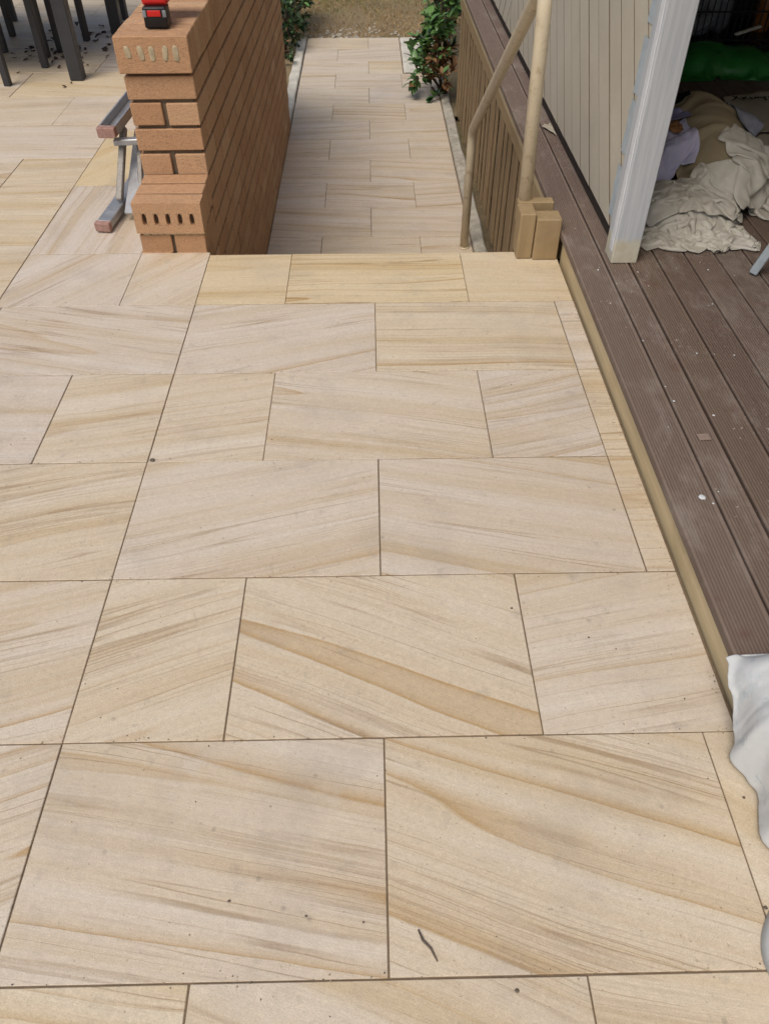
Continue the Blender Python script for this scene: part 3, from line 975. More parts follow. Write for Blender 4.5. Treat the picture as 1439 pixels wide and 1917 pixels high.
def diag_boards(ya, yb, za, zb, ang, pitch_y, y_ref):
    d = (math.cos(ang), math.sin(ang))
    nrm = (d[1], -d[0])
    lo_, hi_ = -60, 60
    for k in range(lo_, hi_):
        c0 = nrm[0] * (y_ref + k * pitch_y) + nrm[1] * za
        c1 = nrm[0] * (y_ref + (k + 1) * pitch_y) + nrm[1] * za
        gw = rng.choice([.0018, .003, .0045])
        c0, c1 = min(c0, c1) + .001, max(c0, c1) - gw
        poly = [(ya, za), (yb, za), (yb, zb), (ya, zb)]
        poly = clip(poly, nrm[0], nrm[1], c1)
        poly = clip(poly, -nrm[0], -nrm[1], -c0) if len(poly) > 2 else []
        if len(poly) < 3: continue
        cy = sum(p[0] for p in poly) / len(poly)
        cz = sum(p[1] for p in poly) / len(poly)
        bm = bmesh.new()
        jx_ = rng.uniform(-.0008, .0008)
        # back, front, and a small chamfer so the joints read as V grooves
        back = [bm.verts.new((.018, p[0] - cy, p[1] - cz)) for p in poly]
        mid = [bm.verts.new((.0015 + jx_, p[0] - cy, p[1] - cz)) for p in poly]
        ins = []
        for p in poly:
            e = nrm[0] * p[0] + nrm[1] * p[1]
            s = .0015 if abs(e - c0) < 1e-6 else (-.0015 if abs(e - c1) < 1e-6 else 0)
            ins.append((p[0] + nrm[0] * s, p[1] + nrm[1] * s))
        frt = [bm.verts.new((jx_, p[0] - cy, p[1] - cz)) for p in ins]
        m_ = len(poly)
        try:
            bm.faces.new(back); bm.faces.new(frt)
            for i in range(m_):
                j = (i + 1) % m_
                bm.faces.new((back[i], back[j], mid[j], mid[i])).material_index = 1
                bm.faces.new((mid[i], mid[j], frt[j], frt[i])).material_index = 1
        except ValueError:
            pass
        cb = link('cladding_board', bm_mesh(bm), M['clad'], cw, Vector((CX, cy, cz)) - cw.location)
        cb.data.materials.append(M['board_edge'])  # edge and chamfer faces take a darker tone so the joints show dark


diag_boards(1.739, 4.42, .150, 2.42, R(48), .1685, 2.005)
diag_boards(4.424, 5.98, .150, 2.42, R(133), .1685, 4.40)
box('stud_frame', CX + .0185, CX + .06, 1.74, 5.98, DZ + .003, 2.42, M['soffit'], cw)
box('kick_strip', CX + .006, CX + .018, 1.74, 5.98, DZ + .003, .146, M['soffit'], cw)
# undercoat strokes at the board ends beside the post
for k in range(10):
    z0 = .196 + k * .187 + rng.uniform(-.01, .01)
    z1 = z0 + .163 + rng.uniform(-.01, .008)
    V = []
    n = 12
    for i in range(n + 1):
        z = z0 + (z1 - z0) * i / n
        w = .012 * mnoise.noise(Vector((z * 40, k, 2)))
        V += [(CX - .0016, 1.745, z), (CX - .0024, 1.75, z), (CX - .0024, 1.872 + w, z - .006), (CX - .0009, 1.876 + w, z - .008)]
    F = [(i * 4 + j, i * 4 + j + 1, i * 4 + j + 5, i * 4 + j + 4) for i in range(n) for j in range(3)]
    link('undercoat_stroke', mesh(V, F), M['bluegrey'], cw, -cw.location)

# veranda roof and the house walls that close the veranda
vr = empty('veranda_roof', (2.6, 2.0, 2.45))
tag(vr, 'low veranda roof resting on the grey post over the deck', 'roof')
box('lining', 1.27, 3.62, -1.6, 6.0, 2.445, 2.47, M['white'], vr)
box('beam', 1.38, 1.47, -1.6, 6.0, 2.50, 2.64, M['clad'], vr)
box('roof_sheet', 1.15, 3.75, -1.7, 6.1, 2.645, 2.67, M['roof'], vr)
hw = empty('house_wall', (3.62, 2.0, 0))
tag(hw, 'beige house walls enclosing the shaded veranda, side wall raised to block sky', 'wall')
box('sky_block_side_wall', 3.76, 3.86, -2.0, 9.0, ZP, 5.6, M['clad'], hw)  # unseen wall, its extra height added to block sky light from the right
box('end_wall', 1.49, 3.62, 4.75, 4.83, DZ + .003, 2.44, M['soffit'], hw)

# ------------------------------------------------------------------ cloth
def cloth(x0, x1, y0, y1, nx, ny, H, shrink=1.0, steps=160, seed=1, lift=.05, rough=.01, iters=6, warm=None, fric=.55):
    """Settle a sheet on the height field H(x, y); shrink < 1 starts it gathered so that it crumples."""
    r = np.random.RandomState(seed)
    gx, gy = np.meshgrid(np.linspace(x0, x1, nx), np.linspace(y0, y1, ny))
    cx, cy = (x0 + x1) / 2, (y0 + y1) / 2
    lx, ly = (x1 - x0) / (nx - 1) / shrink, (y1 - y0) / (ny - 1) / shrink
    P = np.stack([gx, gy, np.zeros_like(gx)], -1)
    nz = r.randn(ny, nx)
    for _ in range(3):
        nz = (nz + np.roll(nz, 1, 0) + np.roll(nz, -1, 0) + np.roll(nz, 1, 1) + np.roll(nz, -1, 1)) / 5
    P[..., 2] = H(P[..., 0], P[..., 1]) + lift + nz * rough * 6
    P[..., :2] += r.randn(ny, nx, 2) * rough * .25
    if warm: P = warm(P)
    Q = P.copy()
    cons = []
    for di, dj, L, st in ((0, 1, lx, 1.), (1, 0, ly, 1.), (1, 1, math.hypot(lx, ly), .6), (1, -1, math.hypot(lx, ly), .6), (0, 2, 2 * lx, .25), (2, 0, 2 * ly, .25)):
        cons.append((di, dj, L, st))
    for s in range(steps):
        vel = (P - Q) * .96
        Q = P.copy()
        P = P + vel
        P[..., 2] -= .0012
        for it in range(iters):
            for di, dj, L, st in cons:
                per = max(di, abs(dj))
                for ph in range(2):
                    if di:
                        idx = np.concatenate([np.arange(o_, ny - di, 2 * di) for o_ in range(ph * di, ph * di + di)])
                        idx = idx[idx < ny - di]
                        if dj > 0: A, B = (idx[:, None], np.arange(0, nx - dj)), (idx[:, None] + di, np.arange(dj, nx))
                        elif dj < 0: A, B = (idx[:, None], np.arange(1, nx)), (idx[:, None] + di, np.arange(0, nx - 1))
                        else: A, B = (idx[:, None], np.arange(nx)), (idx[:, None] + di, np.arange(nx))
                    else:
                        jd = np.concatenate([np.arange(o_, nx - dj, 2 * dj) for o_ in range(ph * dj, ph * dj + dj)])
                        jd = jd[jd < nx - dj]
                        A, B = (np.arange(ny)[:, None], jd), (np.arange(ny)[:, None], jd + dj)
                    a, b = P[A], P[B]
                    d = b - a
                    ln = np.sqrt((d * d).sum(-1, keepdims=True)) + 1e-9
                    c = d * (.5 * st * (ln - L) / ln)
                    P[A] = a + c
                    P[B] = b - c
        h = H(P[..., 0], P[..., 1])
        low = P[..., 2] < h
        P[..., 2] = np.where(low, h, P[..., 2])
        for k in range(2):
            P[..., k] = np.where(low, Q[..., k] + (P[..., k] - Q[..., k]) * (1 - fric), P[..., k])
    return P


def cloth_mesh(P, thick=.0025):
    ny, nx, _ = P.shape
    V = P.reshape(-1, 3)
    F = [(j * nx + i, j * nx + i + 1, (j + 1) * nx + i + 1, (j + 1) * nx + i) for j in range(ny - 1) for i in range(nx - 1)]
    return mesh(V.tolist(), F, True)


def finish_cloth(o, thick=.0025, sub=1):
    s = o.modifiers.new('solid', 'SOLIDIFY')
    s.thickness = thick
    s.offset = 1
    if sub:
        b = o.modifiers.new('sub', 'SUBSURF')
        b.levels = sub
        b.render_levels = sub
    return o


class Field:
    """Raster height field that later sheets can lie on."""
    def __init__(self, x0, x1, y0, y1, res, base):
        self.x0, self.y0, self.res = x0, y0, res
        self.nx, self.ny = int((x1 - x0) / res) + 1, int((y1 - y0) / res) + 1
        gx, gy = np.meshgrid(x0 + np.arange(self.nx) * res, y0 + np.arange(self.ny) * res)
        self.z = base(gx, gy)

    def __call__(self, x, y):
        u = np.clip((x - self.x0) / self.res, 0, self.nx - 1.001)
        v = np.clip((y - self.y0) / self.res, 0, self.ny - 1.001)
        i, j = u.astype(int), v.astype(int)
        a, b = u - i, v - j
        z = self.z
        return (z[j, i] * (1 - a) + z[j, i + 1] * a) * (1 - b) + (z[j + 1, i] * (1 - a) + z[j + 1, i + 1] * a) * b

    def add(self, P, t=.004):
        x, y, h = P[..., 0].ravel(), P[..., 1].ravel(), P[..., 2].ravel() + t
        i = ((x - self.x0) / self.res).round().astype(int)
        j = ((y - self.y0) / self.res).round().astype(int)
        ok = (i >= 1) & (i < self.nx - 1) & (j >= 1) & (j < self.ny - 1)
        for di in (-1, 0, 1):
            for dj in (-1, 0, 1):
                np.maximum.at(self.z, (j[ok] + dj, i[ok] + di), h[ok] - .004 * (abs(di) + abs(dj)))


def bump_field(base, lumps):
    def f(x, y):
        z = np.full_like(x, base) if np.isscalar(base) else base(x, y)
        for cx, cy, rx, ry, h, pw in lumps:
            q = np.clip(1 - ((x - cx) / rx) ** 2 - ((y - cy) / ry) ** 2, 0, 1)
            z = np.maximum(z, (base if np.isscalar(base) else base(x, y)) + h * q ** pw)
        return z
    return f


# pile of painters' drop cloths beside the post
D0 = DZ + .004
fld = Field(1.35, 2.7, 1.4, 3.6, .012, bump_field(D0, [(1.72, 2.02, .17, .20, .07, .5), (1.90, 2.42, .17, .40, .24, .5), (1.68, 2.34, .16, .16, .17, .5)]))


def crumple(name, label, mat, x0, x1, y0, y1, n, shrink, seed, steps=110, lift=.03, rough=.012, thick=.003, add=True, fric=.6, iters=6):
    L = max(x1 - x0, y1 - y0)
    nx, ny = max(8, int(n * (x1 - x0) / L)), max(8, int(n * (y1 - y0) / L))
    P = cloth(x0, x1, y0, y1, nx, ny, fld, shrink, steps, seed, lift, rough, iters, None, fric)
    if add: fld.add(P, thick + .003)
    c = P.reshape(-1, 3).mean(0)
    base = Vector((c[0], c[1], float(P[..., 2].min())))
    o = link(name, cloth_mesh(P - np.array(base)), mat, None, base)
    finish_cloth(o, thick)
    tag(o, label, 'drop cloth', 'cloths heaped on the deck beside the post')
    return o


crumple('drop_cloth', 'crumpled grey canvas drop cloth lying undermost in the heap beside the post', M['canvas'], 1.54, 1.88, 1.745, 2.10, 84, .40, 3, 150, lift=.05, rough=.02, fric=.75)
crumple('drop_cloth', 'tan canvas drop cloth trailing away behind the grey heap', M['canvas_tan'], 1.74, 2.08, 2.15, 2.90, 60, .66, 5, 110, fric=.75)
crumple('drop_cloth', 'lavender cotton sheet bunched on the canvas heap', M['lavender'], 1.56, 1.80, 2.16, 2.40, 40, .86, 8, 90, rough=.005, fric=.8)
crumple('drop_cloth', 'folded pale canvas cloth lying across the top of the heap', M['canvas'], 1.58, 1.90, 1.90, 2.12, 56, .60, 11, 110, lift=.05, rough=.012, fric=.8)
crumple('rag', 'small orange rag tucked behind the lavender sheet', M['orange'], 1.66, 1.76, 2.34, 2.42, 22, .6, 14, 70, fric=.8)
crumple('drop_cloth', 'rumpled blue grey cotton sheet pushed behind the lavender one', M['rag2'], 1.64, 1.80, 2.40, 2.56, 34, .55, 27, 90, fric=.8)
crumple('rag', 'small black cloth lying behind the lavender sheet', M['blackcloth'], 1.70, 1.86, 2.54, 2.68, 24, .75, 17, 70, fric=.8)
crumple('drop_cloth', 'grey spattered strip of sheet along the edge of the tan cloth', M['rag'], 1.99, 2.08, 2.10, 2.86, 60, .66, 19, 90, fric=.85)
crumple('drop_cloth', 'loose pale corner of canvas spreading to the right of the heap', M['canvas'], 1.90, 2.14, 1.98, 2.24, 44, .52, 23, 110, fric=.8)


# flat lettered drop cloths further in
def flat_cloth(name, label, pts, z, mat, seed):
    pts = [Vector((a, b, 0)) for a, b in pts]
    bm = bmesh.new()
    f = bm.faces.new([bm.verts.new(p) for p in pts])
    bmesh.ops.triangulate(bm, faces=[f])
    for _ in range(4):
        bmesh.ops.subdivide_edges(bm, edges=bm.edges[:], cuts=1, use_grid_fill=True)
    for v in bm.verts:
        v.co.z = .004 + .012 * max(0, mnoise.noise(Vector((v.co.x * 9, v.co.y * 5, seed)))) + .004 * max(0, mnoise.noise(Vector((v.co.x * 30, v.co.y * 22, seed))))
    c = sum(pts, Vector()) / len(pts)
    for v in bm.verts: v.co -= c
    o = link(name, bm_mesh(bm, True), mat, None, (c.x, c.y, z))
    finish_cloth(o, .002, 0)
    tag(o, label, 'drop cloth', 'flat drop cloths inside the veranda')
    return o


lc = flat_cloth('drop_cloth', 'flat beige drop cloth with a line of black lettering', [(2.28, 3.19), (2.301, 3.313), (2.416, 3.36), (2.572, 3.43), (3.1, 3.55), (3.2, 3.0), (2.75, 2.87), (2.40, 2.85), (2.29, 2.83), (2.288, 2.891), (2.296, 3.016), (2.277, 3.06)], D0, M['canvas_flat'], 2.0)
flat_cloth('drop_cloth', 'plain beige drop cloth spread beside the lettered one', [(2.243, 2.74), (2.299, 2.805), (2.45, 2.81), (2.8, 2.80), (2.9, 2.3), (2.5, 2.35), (2.30, 2.45), (2.246, 2.561), (2.237, 2.652)], D0, M['canvas_flat'], 6.0)
# marks of the lettering, as they show: upside-down brush strokes
ib = bmesh.new()


def stroke(pts, w=.007):
    pts = [Vector((2.325 + a * .021, 3.212 + b * .021, D0 + .0245)) for a, b in pts]
    for p, q in zip(pts[:-1], pts[1:]):
        d = (q - p)
        m_ = (p + q) / 2
        add_box(ib, m_, (d.length + w * .5, w, .0012), Matrix.Rotation(math.atan2(d.y, d.x), 3, 'Z'))


for s in ([(-.6, .1), (0, .5), (1.0, 2.2)], [(0.1, 2.3), (1.4, .2)], [(1.4, .2), (2.2, .1)], [(1.9, .6), (3.0, 1.9)], [(1.9, 1.9), (3.1, .3)], [(3.1, .3), (3.9, .6)], [(3.8, 1.8), (4.2, .7), (4.8, .8), (5.0, 1.8)],
          [(5.0, 1.8), (5.5, .9), (5.9, 1.9)], [(6.3, 1.8), (6.2, 1.0), (6.8, .8), (7.0, 1.8), (6.9, -.2), (6.3, -.4)], [(7.2, 1.6), (7.6, 1.9)], [(8.1, 1.9), (8.4, .6), (8.9, 1.6), (9.3, .6), (9.6, 1.9)], [(10.2, 1.9), (10.4, .6), (11, 1.8)]):
    stroke(s)
lm = bm_mesh(ib)
lo_ = link('lettering', lm, M['ink'], lc, -lc.location)

# green bag
bag = Field(2.0, 3.1, 3.3, 4.5, .015, bump_field(D0, [(2.36, 3.83, .20, .17, .115, .5), (2.55, 3.80, .17, .17, .10, .5), (2.72, 3.84, .16, .12, .06, .5)]))
P = cloth(2.12, 2.86, 3.58, 4.05, 52, 36, bag, .9, 90, 4, .03, .012, 6)
c = Vector((2.47, 3.8, float(P[..., 2].min())))
bo = link('plastic_bag', cloth_mesh(P - np.array(c)), M['greenbag'], None, c)
finish_cloth(bo, .002)
tag(bo, 'crumpled green plastic bag lying on the shaded deck', 'bag')

# black wire crate with odds and ends behind the bag
cr = empty('wire_crate', (2.8, 4.3, DZ))
tag(cr, 'black wire crate of odds and ends behind the green bag', 'crate')
X0, X1, Y0, Y1, ZT = 2.12, 3.5, 4.12, 4.66, .92
box('tray', X0, X1, Y0, Y1, DZ + .003, DZ + .04, M['black'], cr, .004)
for z in (DZ + .06, .30, .60, ZT):
    for yy in (Y0, Y1): box('rail', X0, X1, yy - .004, yy + .004, z - .004, z + .004, M['black'], cr)
    for xx in (X0, X1): box('rail', xx - .004, xx + .004, Y0, Y1, z - .0038, z + .0042, M['black'], cr)
i = 0
while X0 + i * .034 <= X1:
    xx = X0 + i * .034
    for yy in (Y0 - .0035, Y1 + .0035): box('wire', xx - .0028, xx + .0028, yy - .0028, yy + .0028, DZ + .03, ZT, M['black'], cr)
    i += 1


def blob(name, label, cat, mat, c, s, seed, amp=.25, rot=(0, 0, 0), group=None):
    bm = bmesh.new()
    bmesh.ops.create_icosphere(bm, subdivisions=4, radius=1)
    for v in bm.verts:
        k = 1 + amp * (mnoise.noise(v.co * 1.6 + Vector((seed, 0, 0))) + .5 * abs(mnoise.noise(v.co * 4 + Vector((0, seed, 0)))))
        v.co = Vector((v.co.x * s[0], v.co.y * s[1], v.co.z * s[2])) * k
    zmin = min(v.co.z for v in bm.verts)
    o = link(name, bm_mesh(bm, True), mat, None, c, rot)
    tag(o, label, cat, group)
    return o


blob('bundle', 'dull grey crumpled bundle inside the wire crate', 'bundle', M['grey_item'], (2.53, 4.36, .33), (.12, .09, .19), 3, .35)
blob('bundle', 'slim grey roll of plastic lying low in the wire crate', 'bundle', M['grey_item'], (2.42, 4.27, .20), (.13, .05, .045), 9, .3, (0, -.5, 0))
bt = empty('bottle', (2.86, 4.40, DZ + .041))
tag(bt, 'amber plastic bottle standing in the wire crate', 'bottle')
link('body', tube_mesh([(0, 0, 0), (0, 0, .004), (0, 0, .20), (0, 0, .25), (0, 0, .27)], .05, 18, True, [.046, .05, .05, .02, .018]), M['amber'], bt)
link('cap', tube_mesh([(0, 0, .27), (0, 0, .30)], .021, 14), M['black'], bt)
link_o = link('paint_stick', box_mesh(.16, .02, .012, .003), M['canvas_flat'].copy() if False else M['conc_w'], None, (2.585, 3.90, .262), (0, -.16, .35))
tag(link_o, 'pale paint stirring stick lying across the green bag', 'stick')

# small step stool whose foot shows at the frame edge
st = empty('step_stool', (1.98, 1.44, DZ))
tag(st, 'pale blue grey step stool with splayed legs on the deck', 'stool')
box('seat', 1.86, 2.12, 1.32, 1.56, .385, .41, M['bluegrey'], st, .006)
for sx in (-1, 1):
    for sy in (-1, 1):
        top = Vector((1.99 + sx * .10, 1.44 + sy * .09, .384))
        bot = Vector((1.99 + sx * .165, 1.44 + sy * .13, DZ + .006))
        d = (top - bot)
        bm = bmesh.new()
        add_box(bm, (0, 0, 0), (.032, .026, d.length))
        bmesh.ops.bevel(bm, geom=bm.edges[:], offset=.003, segments=1, affect='EDGES')
        link('leg', bm_mesh(bm), M['bluegrey'], st, (top + bot) / 2 - st.location, d.to_track_quat('Z', 'Y').to_euler())

# white painters' sheet bulging over the deck edge
def interp(x, pts):
    for (a, p), (b, q) in zip(pts[:-1], pts[1:]):
        if a <= x <= b:
            t = (x - a) / (b - a)
            return p + (q - p) * (t * t * (3 - 2 * t))
    return pts[0][1] if x < pts[0][0] else pts[-1][1]


def draped_sheet():
    """Sheet bunched on the deck that hangs down over the fascia."""
    ny_, nx_ = 90, 70
    V = np.zeros((ny_, nx_, 3))
    for j in range(ny_):
        y = -.42 + .535 * j / (ny_ - 1)
        e = interp(y, [(-.42, .25), (-.25, .9), (-.05, 1.0), (.06, .72), (.115, .02)])
        hem = interp(y, [(-.42, .008), (-.05, .010), (.02, .045), (.06, .088), (.115, .1125)])
        xw = 1.227 - .004 * math.exp(-((y + .03) / .06) ** 2) + .006 * mnoise.noise(Vector((y * 16, 0, 3)))
        path = [(xw - .006, hem), (xw, max(hem + .002, .07)), (xw + .006, max(.113, hem + .004) + .02 * e), (1.285, .113 + .085 * e), (1.335, .113 + .135 * e), (1.43, .113 + .165 * e), (1.56, .113 + .12 * e), (1.70, .113 + .03 * e), (1.86, .112)]
        ln = [0]
        for p, q in zip(path[:-1], path[1:]): ln.append(ln[-1] + math.hypot(q[0] - p[0], q[1] - p[1]))
        for i in range(nx_):
            t = ln[-1] * i / (nx_ - 1)
            k = min(max(0, sum(1 for q in ln if q <= t) - 1), len(path) - 2)
            f = (t - ln[k]) / max(1e-6, ln[k + 1] - ln[k])
            x = path[k][0] + (path[k + 1][0] - path[k][0]) * f
            z = path[k][1] + (path[k + 1][1] - path[k][1]) * f
            q = Vector((x * 9 + y * 5, y * 8 - x * 3, 7))
            fold = .020 * (1 - abs(mnoise.noise(q)) * 2.2) + .010 * (1 - 2 * abs(mnoise.noise(q * 2.3))) + .006 * (1 - 2 * abs(mnoise.noise(q * 5))) + .005 * (1 - 2 * abs(mnoise.noise(q * 9)))
            up = max(0, min(1, (z - .11) / .05))
            V[j, i] = (min(x - (.55 * fold - .004) * (1 - up), 1.231 if z < .116 else 9.0), y + .006 * mnoise.noise(q * 3), max(z + fold * up, hem if z < .11 else .112))
    for _ in range(1):
        W_ = V.copy()
        W_[1:-1, 1:-1] = (V[1:-1, 1:-1] * 2 + V[:-2, 1:-1] + V[2:, 1:-1] + V[1:-1, :-2] + V[1:-1, 2:]) / 6
        V = W_
    return V


def slumped_sheet(cx, cy, rx, ry, h):
    nr, na = 30, 72
    vs_, fs_ = [], []
    for i in range(nr + 1):
        r_ = i / nr
        for k in range(na):
            a_ = 2 * math.pi * k / na
            w_ = 1 + .05 * mnoise.noise(Vector((math.cos(a_) * 1.5, math.sin(a_) * 1.5, 2)))
            x, y = cx + rx * r_ * w_ * math.cos(a_), cy + ry * r_ * w_ * math.sin(a_)
            b_ = .004 + .108 * max(0, min(1, (x - 1.235) / .03))
            q = Vector((x * 10, y * 10, 1))
            z = b_ + (h - b_ * .3) * (1 - r_ ** 3) ** .7 + (.016 * (1 - 2 * abs(mnoise.noise(q))) + .007 * (1 - 2 * abs(mnoise.noise(q * 2.7)))) * min(1, (1 - r_) * 5)
            vs_.append((x - cx, y - cy, z))
    for i in range(nr):
        for k in range(na):
            k2 = (k + 1) % na
            fs_.append((i * na + k, i * na + k2, (i + 1) * na + k2, (i + 1) * na + k))
    return mesh(vs_, fs_, True)


so = link('painters_sheet', cloth_mesh(draped_sheet() - np.array((1.45, -.15, 0))), M['sheet'], None, (1.475, -.178, 0))
finish_cloth(so, .003)
tag(so, 'white paint-spattered sheet bunched on the deck and hanging over its fascia', 'sheet')
so = link('painters_sheet', slumped_sheet(1.372, -.39, .200, .135, .075), M['sheet'], None, (1.372, -.39, 0))
finish_cloth(so, .003, 0)
tag(so, 'smooth white sheet slumped from the deck edge onto the pavers', 'sheet')

# paper scrap by the cladding
ps = flat_cloth('paper_scrap', 'torn white paper scrap under the diagonal cladding', [(1.362, 2.93), (1.378, 2.965), (1.392, 2.955), (1.408, 2.985), (1.409, 2.82), (1.398, 2.86), (1.388, 2.875), (1.379, 2.90)], D0 - .002, M['canvas_flat'], 4.0)
ps['category'] = 'paper'
if 'group' in ps: del ps['group']

# ------------------------------------------------------------------ outdoor table, chairs
tbl = empty('outdoor_table', (-1.95, 4.58, 0))
tag(tbl, 'charcoal outdoor dining table with thick square legs on the patio', 'table')
TX0, TX1, TY0, TY1 = -2.87, -1.0, 4.06, 5.12
box('tabletop', TX0 - .03, TX1 + .03, TY0 - .03, TY1 + .03, .715, .745, M['charcoal'], tbl, .004)
box('apron', TX0 + .07, TX1 - .07, TY0, TY0 + .025, .64, .713, M['charcoal'], tbl)
box('apron', TX0 + .07, TX1 - .07, TY1 - .025, TY1, .64, .713, M['charcoal'], tbl)
for xx in (TX0, TX1 - .072):
    for yy in (TY0, TY1 - .072):
        box('leg', xx, xx + .072, yy, yy + .072, .001, .713, M['charcoal'], tbl, .003)


def chair_parts(name, label, w=.52, d=.55, seat=.43):
    c = empty(name)
    tag(c, label, 'chair', 'charcoal outdoor chairs round the table')
    L = .036
    for sx in (-1, 1):
        box('leg', sx * w / 2 - L / 2, sx * w / 2 + L / 2, -d / 2 - L / 2, -d / 2 + L / 2, .001, .66, M['charcoal'], c, .003)
        box('leg', sx * w / 2 - L / 2, sx * w / 2 + L / 2, d / 2 - L / 2, d / 2 + L / 2, .001, .88, M['charcoal'], c, .003)
        box('armrest', sx * w / 2 - .025, sx * w / 2 + .025, -d / 2 - .03, d / 2 - .02, .661, .685, M['charcoal'], c, .004)
    box('seat', -w / 2 + .019, w / 2 - .019, -d / 2 - .01, d / 2 - .02, seat - .03, seat, M['charcoal'], c, .004)
    for k in range(6):
        box('back_slat', -w / 2 + .019, w / 2 - .019, d / 2 - .009, d / 2 + .009, .50 + k * .062, .545 + k * .062, M['charcoal'], c, .003)
    return c


def copy_tree(o):
    c = o.copy()
    COL.objects.link(c)
    for ch in o.children:
        d = ch.copy()
        COL.objects.link(d)
        d.parent = c
    return c


ch1 = chair_parts('outdoor_chair', 'charcoal outdoor chair standing at the near long side of the table')
# right-hand legs at (-1.39, 3.98) and (-1.334, 4.574)


def place(c, a, b, side):
    """a = front right leg, b = rear right leg (chair local: right = +x*side)."""
    a, b = Vector((*a, 0)), Vector((*b, 0))
    dv = (b - a).normalized()
    ang = math.atan2(dv.y, dv.x) - math.pi / 2
    right = Vector((dv.y, -dv.x, 0))
    ctr = (a + b) / 2 - right * (.26 * side)
    c.location = ctr
    c.rotation_euler = (0, 0, ang)


place(ch1, (-1.334, 4.53), (-1.39, 3.985), -1)
ch2 = copy_tree(ch1)
ch2['label'] = 'charcoal outdoor chair pulled out from the far long side of the table'
place(ch2, (-1.19, 4.895), (-1.062, 5.43), 1)
ch3 = copy_tree(ch1)
ch3['label'] = 'charcoal outdoor chair further along the far side of the table'
place(ch3, (-1.86, 4.87), (-1.812, 5.41), 1)
sto = empty('foot_stool', (-1.45, 4.48, 0))
tag(sto, 'low charcoal foot stool pushed under the outdoor table', 'stool')
for dx in (0, -.34):
    for yy in (4.322, 4.642):
        box('leg', -1.303 + dx, -1.265 + dx, yy - .019, yy + .019, .001, .40, M['charcoal'], sto, .003)
box('seat', -1.66, -1.25, 4.29, 4.67, .401, .43, M['charcoal'], sto, .006)

# ------------------------------------------------------------------ aluminium trestle behind the wall
tr = empty('aluminium_trestle', (-.38, 2.5, 0))
tag(tr, 'folded aluminium work trestle lying against the side of the brick wall', 'trestle')


def channel(name, p, q, w, h, mat=M['alu'], lip=.006, open_up=True):
    p, q = Vector(p), Vector(q)
    d = (q - p)
    bm = bmesh.new()
    add_box(bm, (0, 0, -h / 2 + lip / 2), (w, d.length, lip))
    for s in (-1, 1): add_box(bm, (s * (w / 2 - lip / 2), 0, lip * .2), (lip, d.length, h - lip * .6))
    o = link(name, bm_mesh(bm), mat, tr, (p + q) / 2 - tr.location, d.to_track_quat('Y', 'Z').to_euler())
    return o


def bar(name, p, q, w, h, mat=M['alu'], bev=.003, roll=0.0):
    p, q = Vector(p), Vector(q)
    d = q - p
    o = link(name, box_mesh(w, d.length, h, bev), mat, tr, (p + q) / 2 - tr.location, d.to_track_quat('Y', 'Z').to_euler())
    return o


bar('stile', (-.428, 2.165, .024), (-.352, 2.72, .060), .056, .030)
bar('rubber_foot', (-.4315, 2.140, .0225), (-.428, 2.166, .024), .060, .034, M['foot'])
channel('stile', (-.405, 2.405, .285), (-.330, 3.05, .330), .066, .036)
bar('rubber_foot', (-.4082, 2.378, .2835), (-.405, 2.406, .285), .070, .038, M['foot'])
bar('strut', (-.392, 2.30, .060), (-.372, 2.50, .265), .024, .024, M['alu_dark'])
bar('strut', (-.318, 2.36, .070), (-.318, 2.53, .275), .018, .022, M['alu_dark'])
bar('deck_plate', (-.315, 2.245, .030), (-.312, 2.62, .215), .105, .014)
bar('cross_tread', (-.40, 2.43, .235), (-.27, 2.44, .236), .034, .022)

# ------------------------------------------------------------------ cordless drill on the wall
dr = empty('cordless_drill', (-.12, 2.31, .648))
tag(dr, 'red cordless drill with black battery lying on top of the brick wall', 'drill')


def rbox(name, c, s, mat, parent, bev=.008, rot=(0, 0, 0), seg=3):
    me = box_mesh(s[0], s[1], s[2], bev, seg).copy()
    me.materials.clear()
    me.polygons.foreach_set('use_smooth', [True] * len(me.polygons))
    return link(name, me, mat, parent, c, rot)


bat = rbox('battery', (0, 0, .032), (.078, .066, .062), M['black'], dr, .006)
rbox('label_panel', (-.001, -.034, .013), (.044, .004, .018), M['red'], bat, .0015)
for s in (-1, 1): rbox('release_clip', (s * .033, -.0335, .012), (.012, .005, .020), M['grey_item'], bat, .0015)
rbox('battery_foot', (0, .030, .076), (.086, .080, .030), M['red'], dr, .012)
link('handle', tube_mesh([(0, .04, .070), (-.004, .085, .082), (-.008, .135, .094), (-.008, .165, .10)], .022, 16, True, [.026, .022, .023, .028]), M['black'], dr)
link('motor_housing', tube_mesh([(-.095, .165, .098), (-.085, .165, .098), (-.06, .165, .098), (.02, .165, .098), (.055, .165, .098), (.07, .165, .098)], .034, 22, True, [.022, .031, .035, .036, .033, .026]), M['red'], dr)
link('gear_case', tube_mesh([(.07, .165, .098), (.10, .165, .098), (.112, .165, .098)], .026, 20, True, [.028, .025, .022]), M['black'], dr)
link('chuck', tube_mesh([(.112, .165, .098), (.14, .165, .098), (.15, .165, .098)], .02, 16, True, [.019, .018, .010]), M['charcoal'], dr)
rbox('red_shoulder', (-.035, .085, .082), (.062, .055, .048), M['red'], dr, .018)
rbox('red_shoulder', (.062, .112, .088), (.092, .062, .056), M['red'], dr, .025)


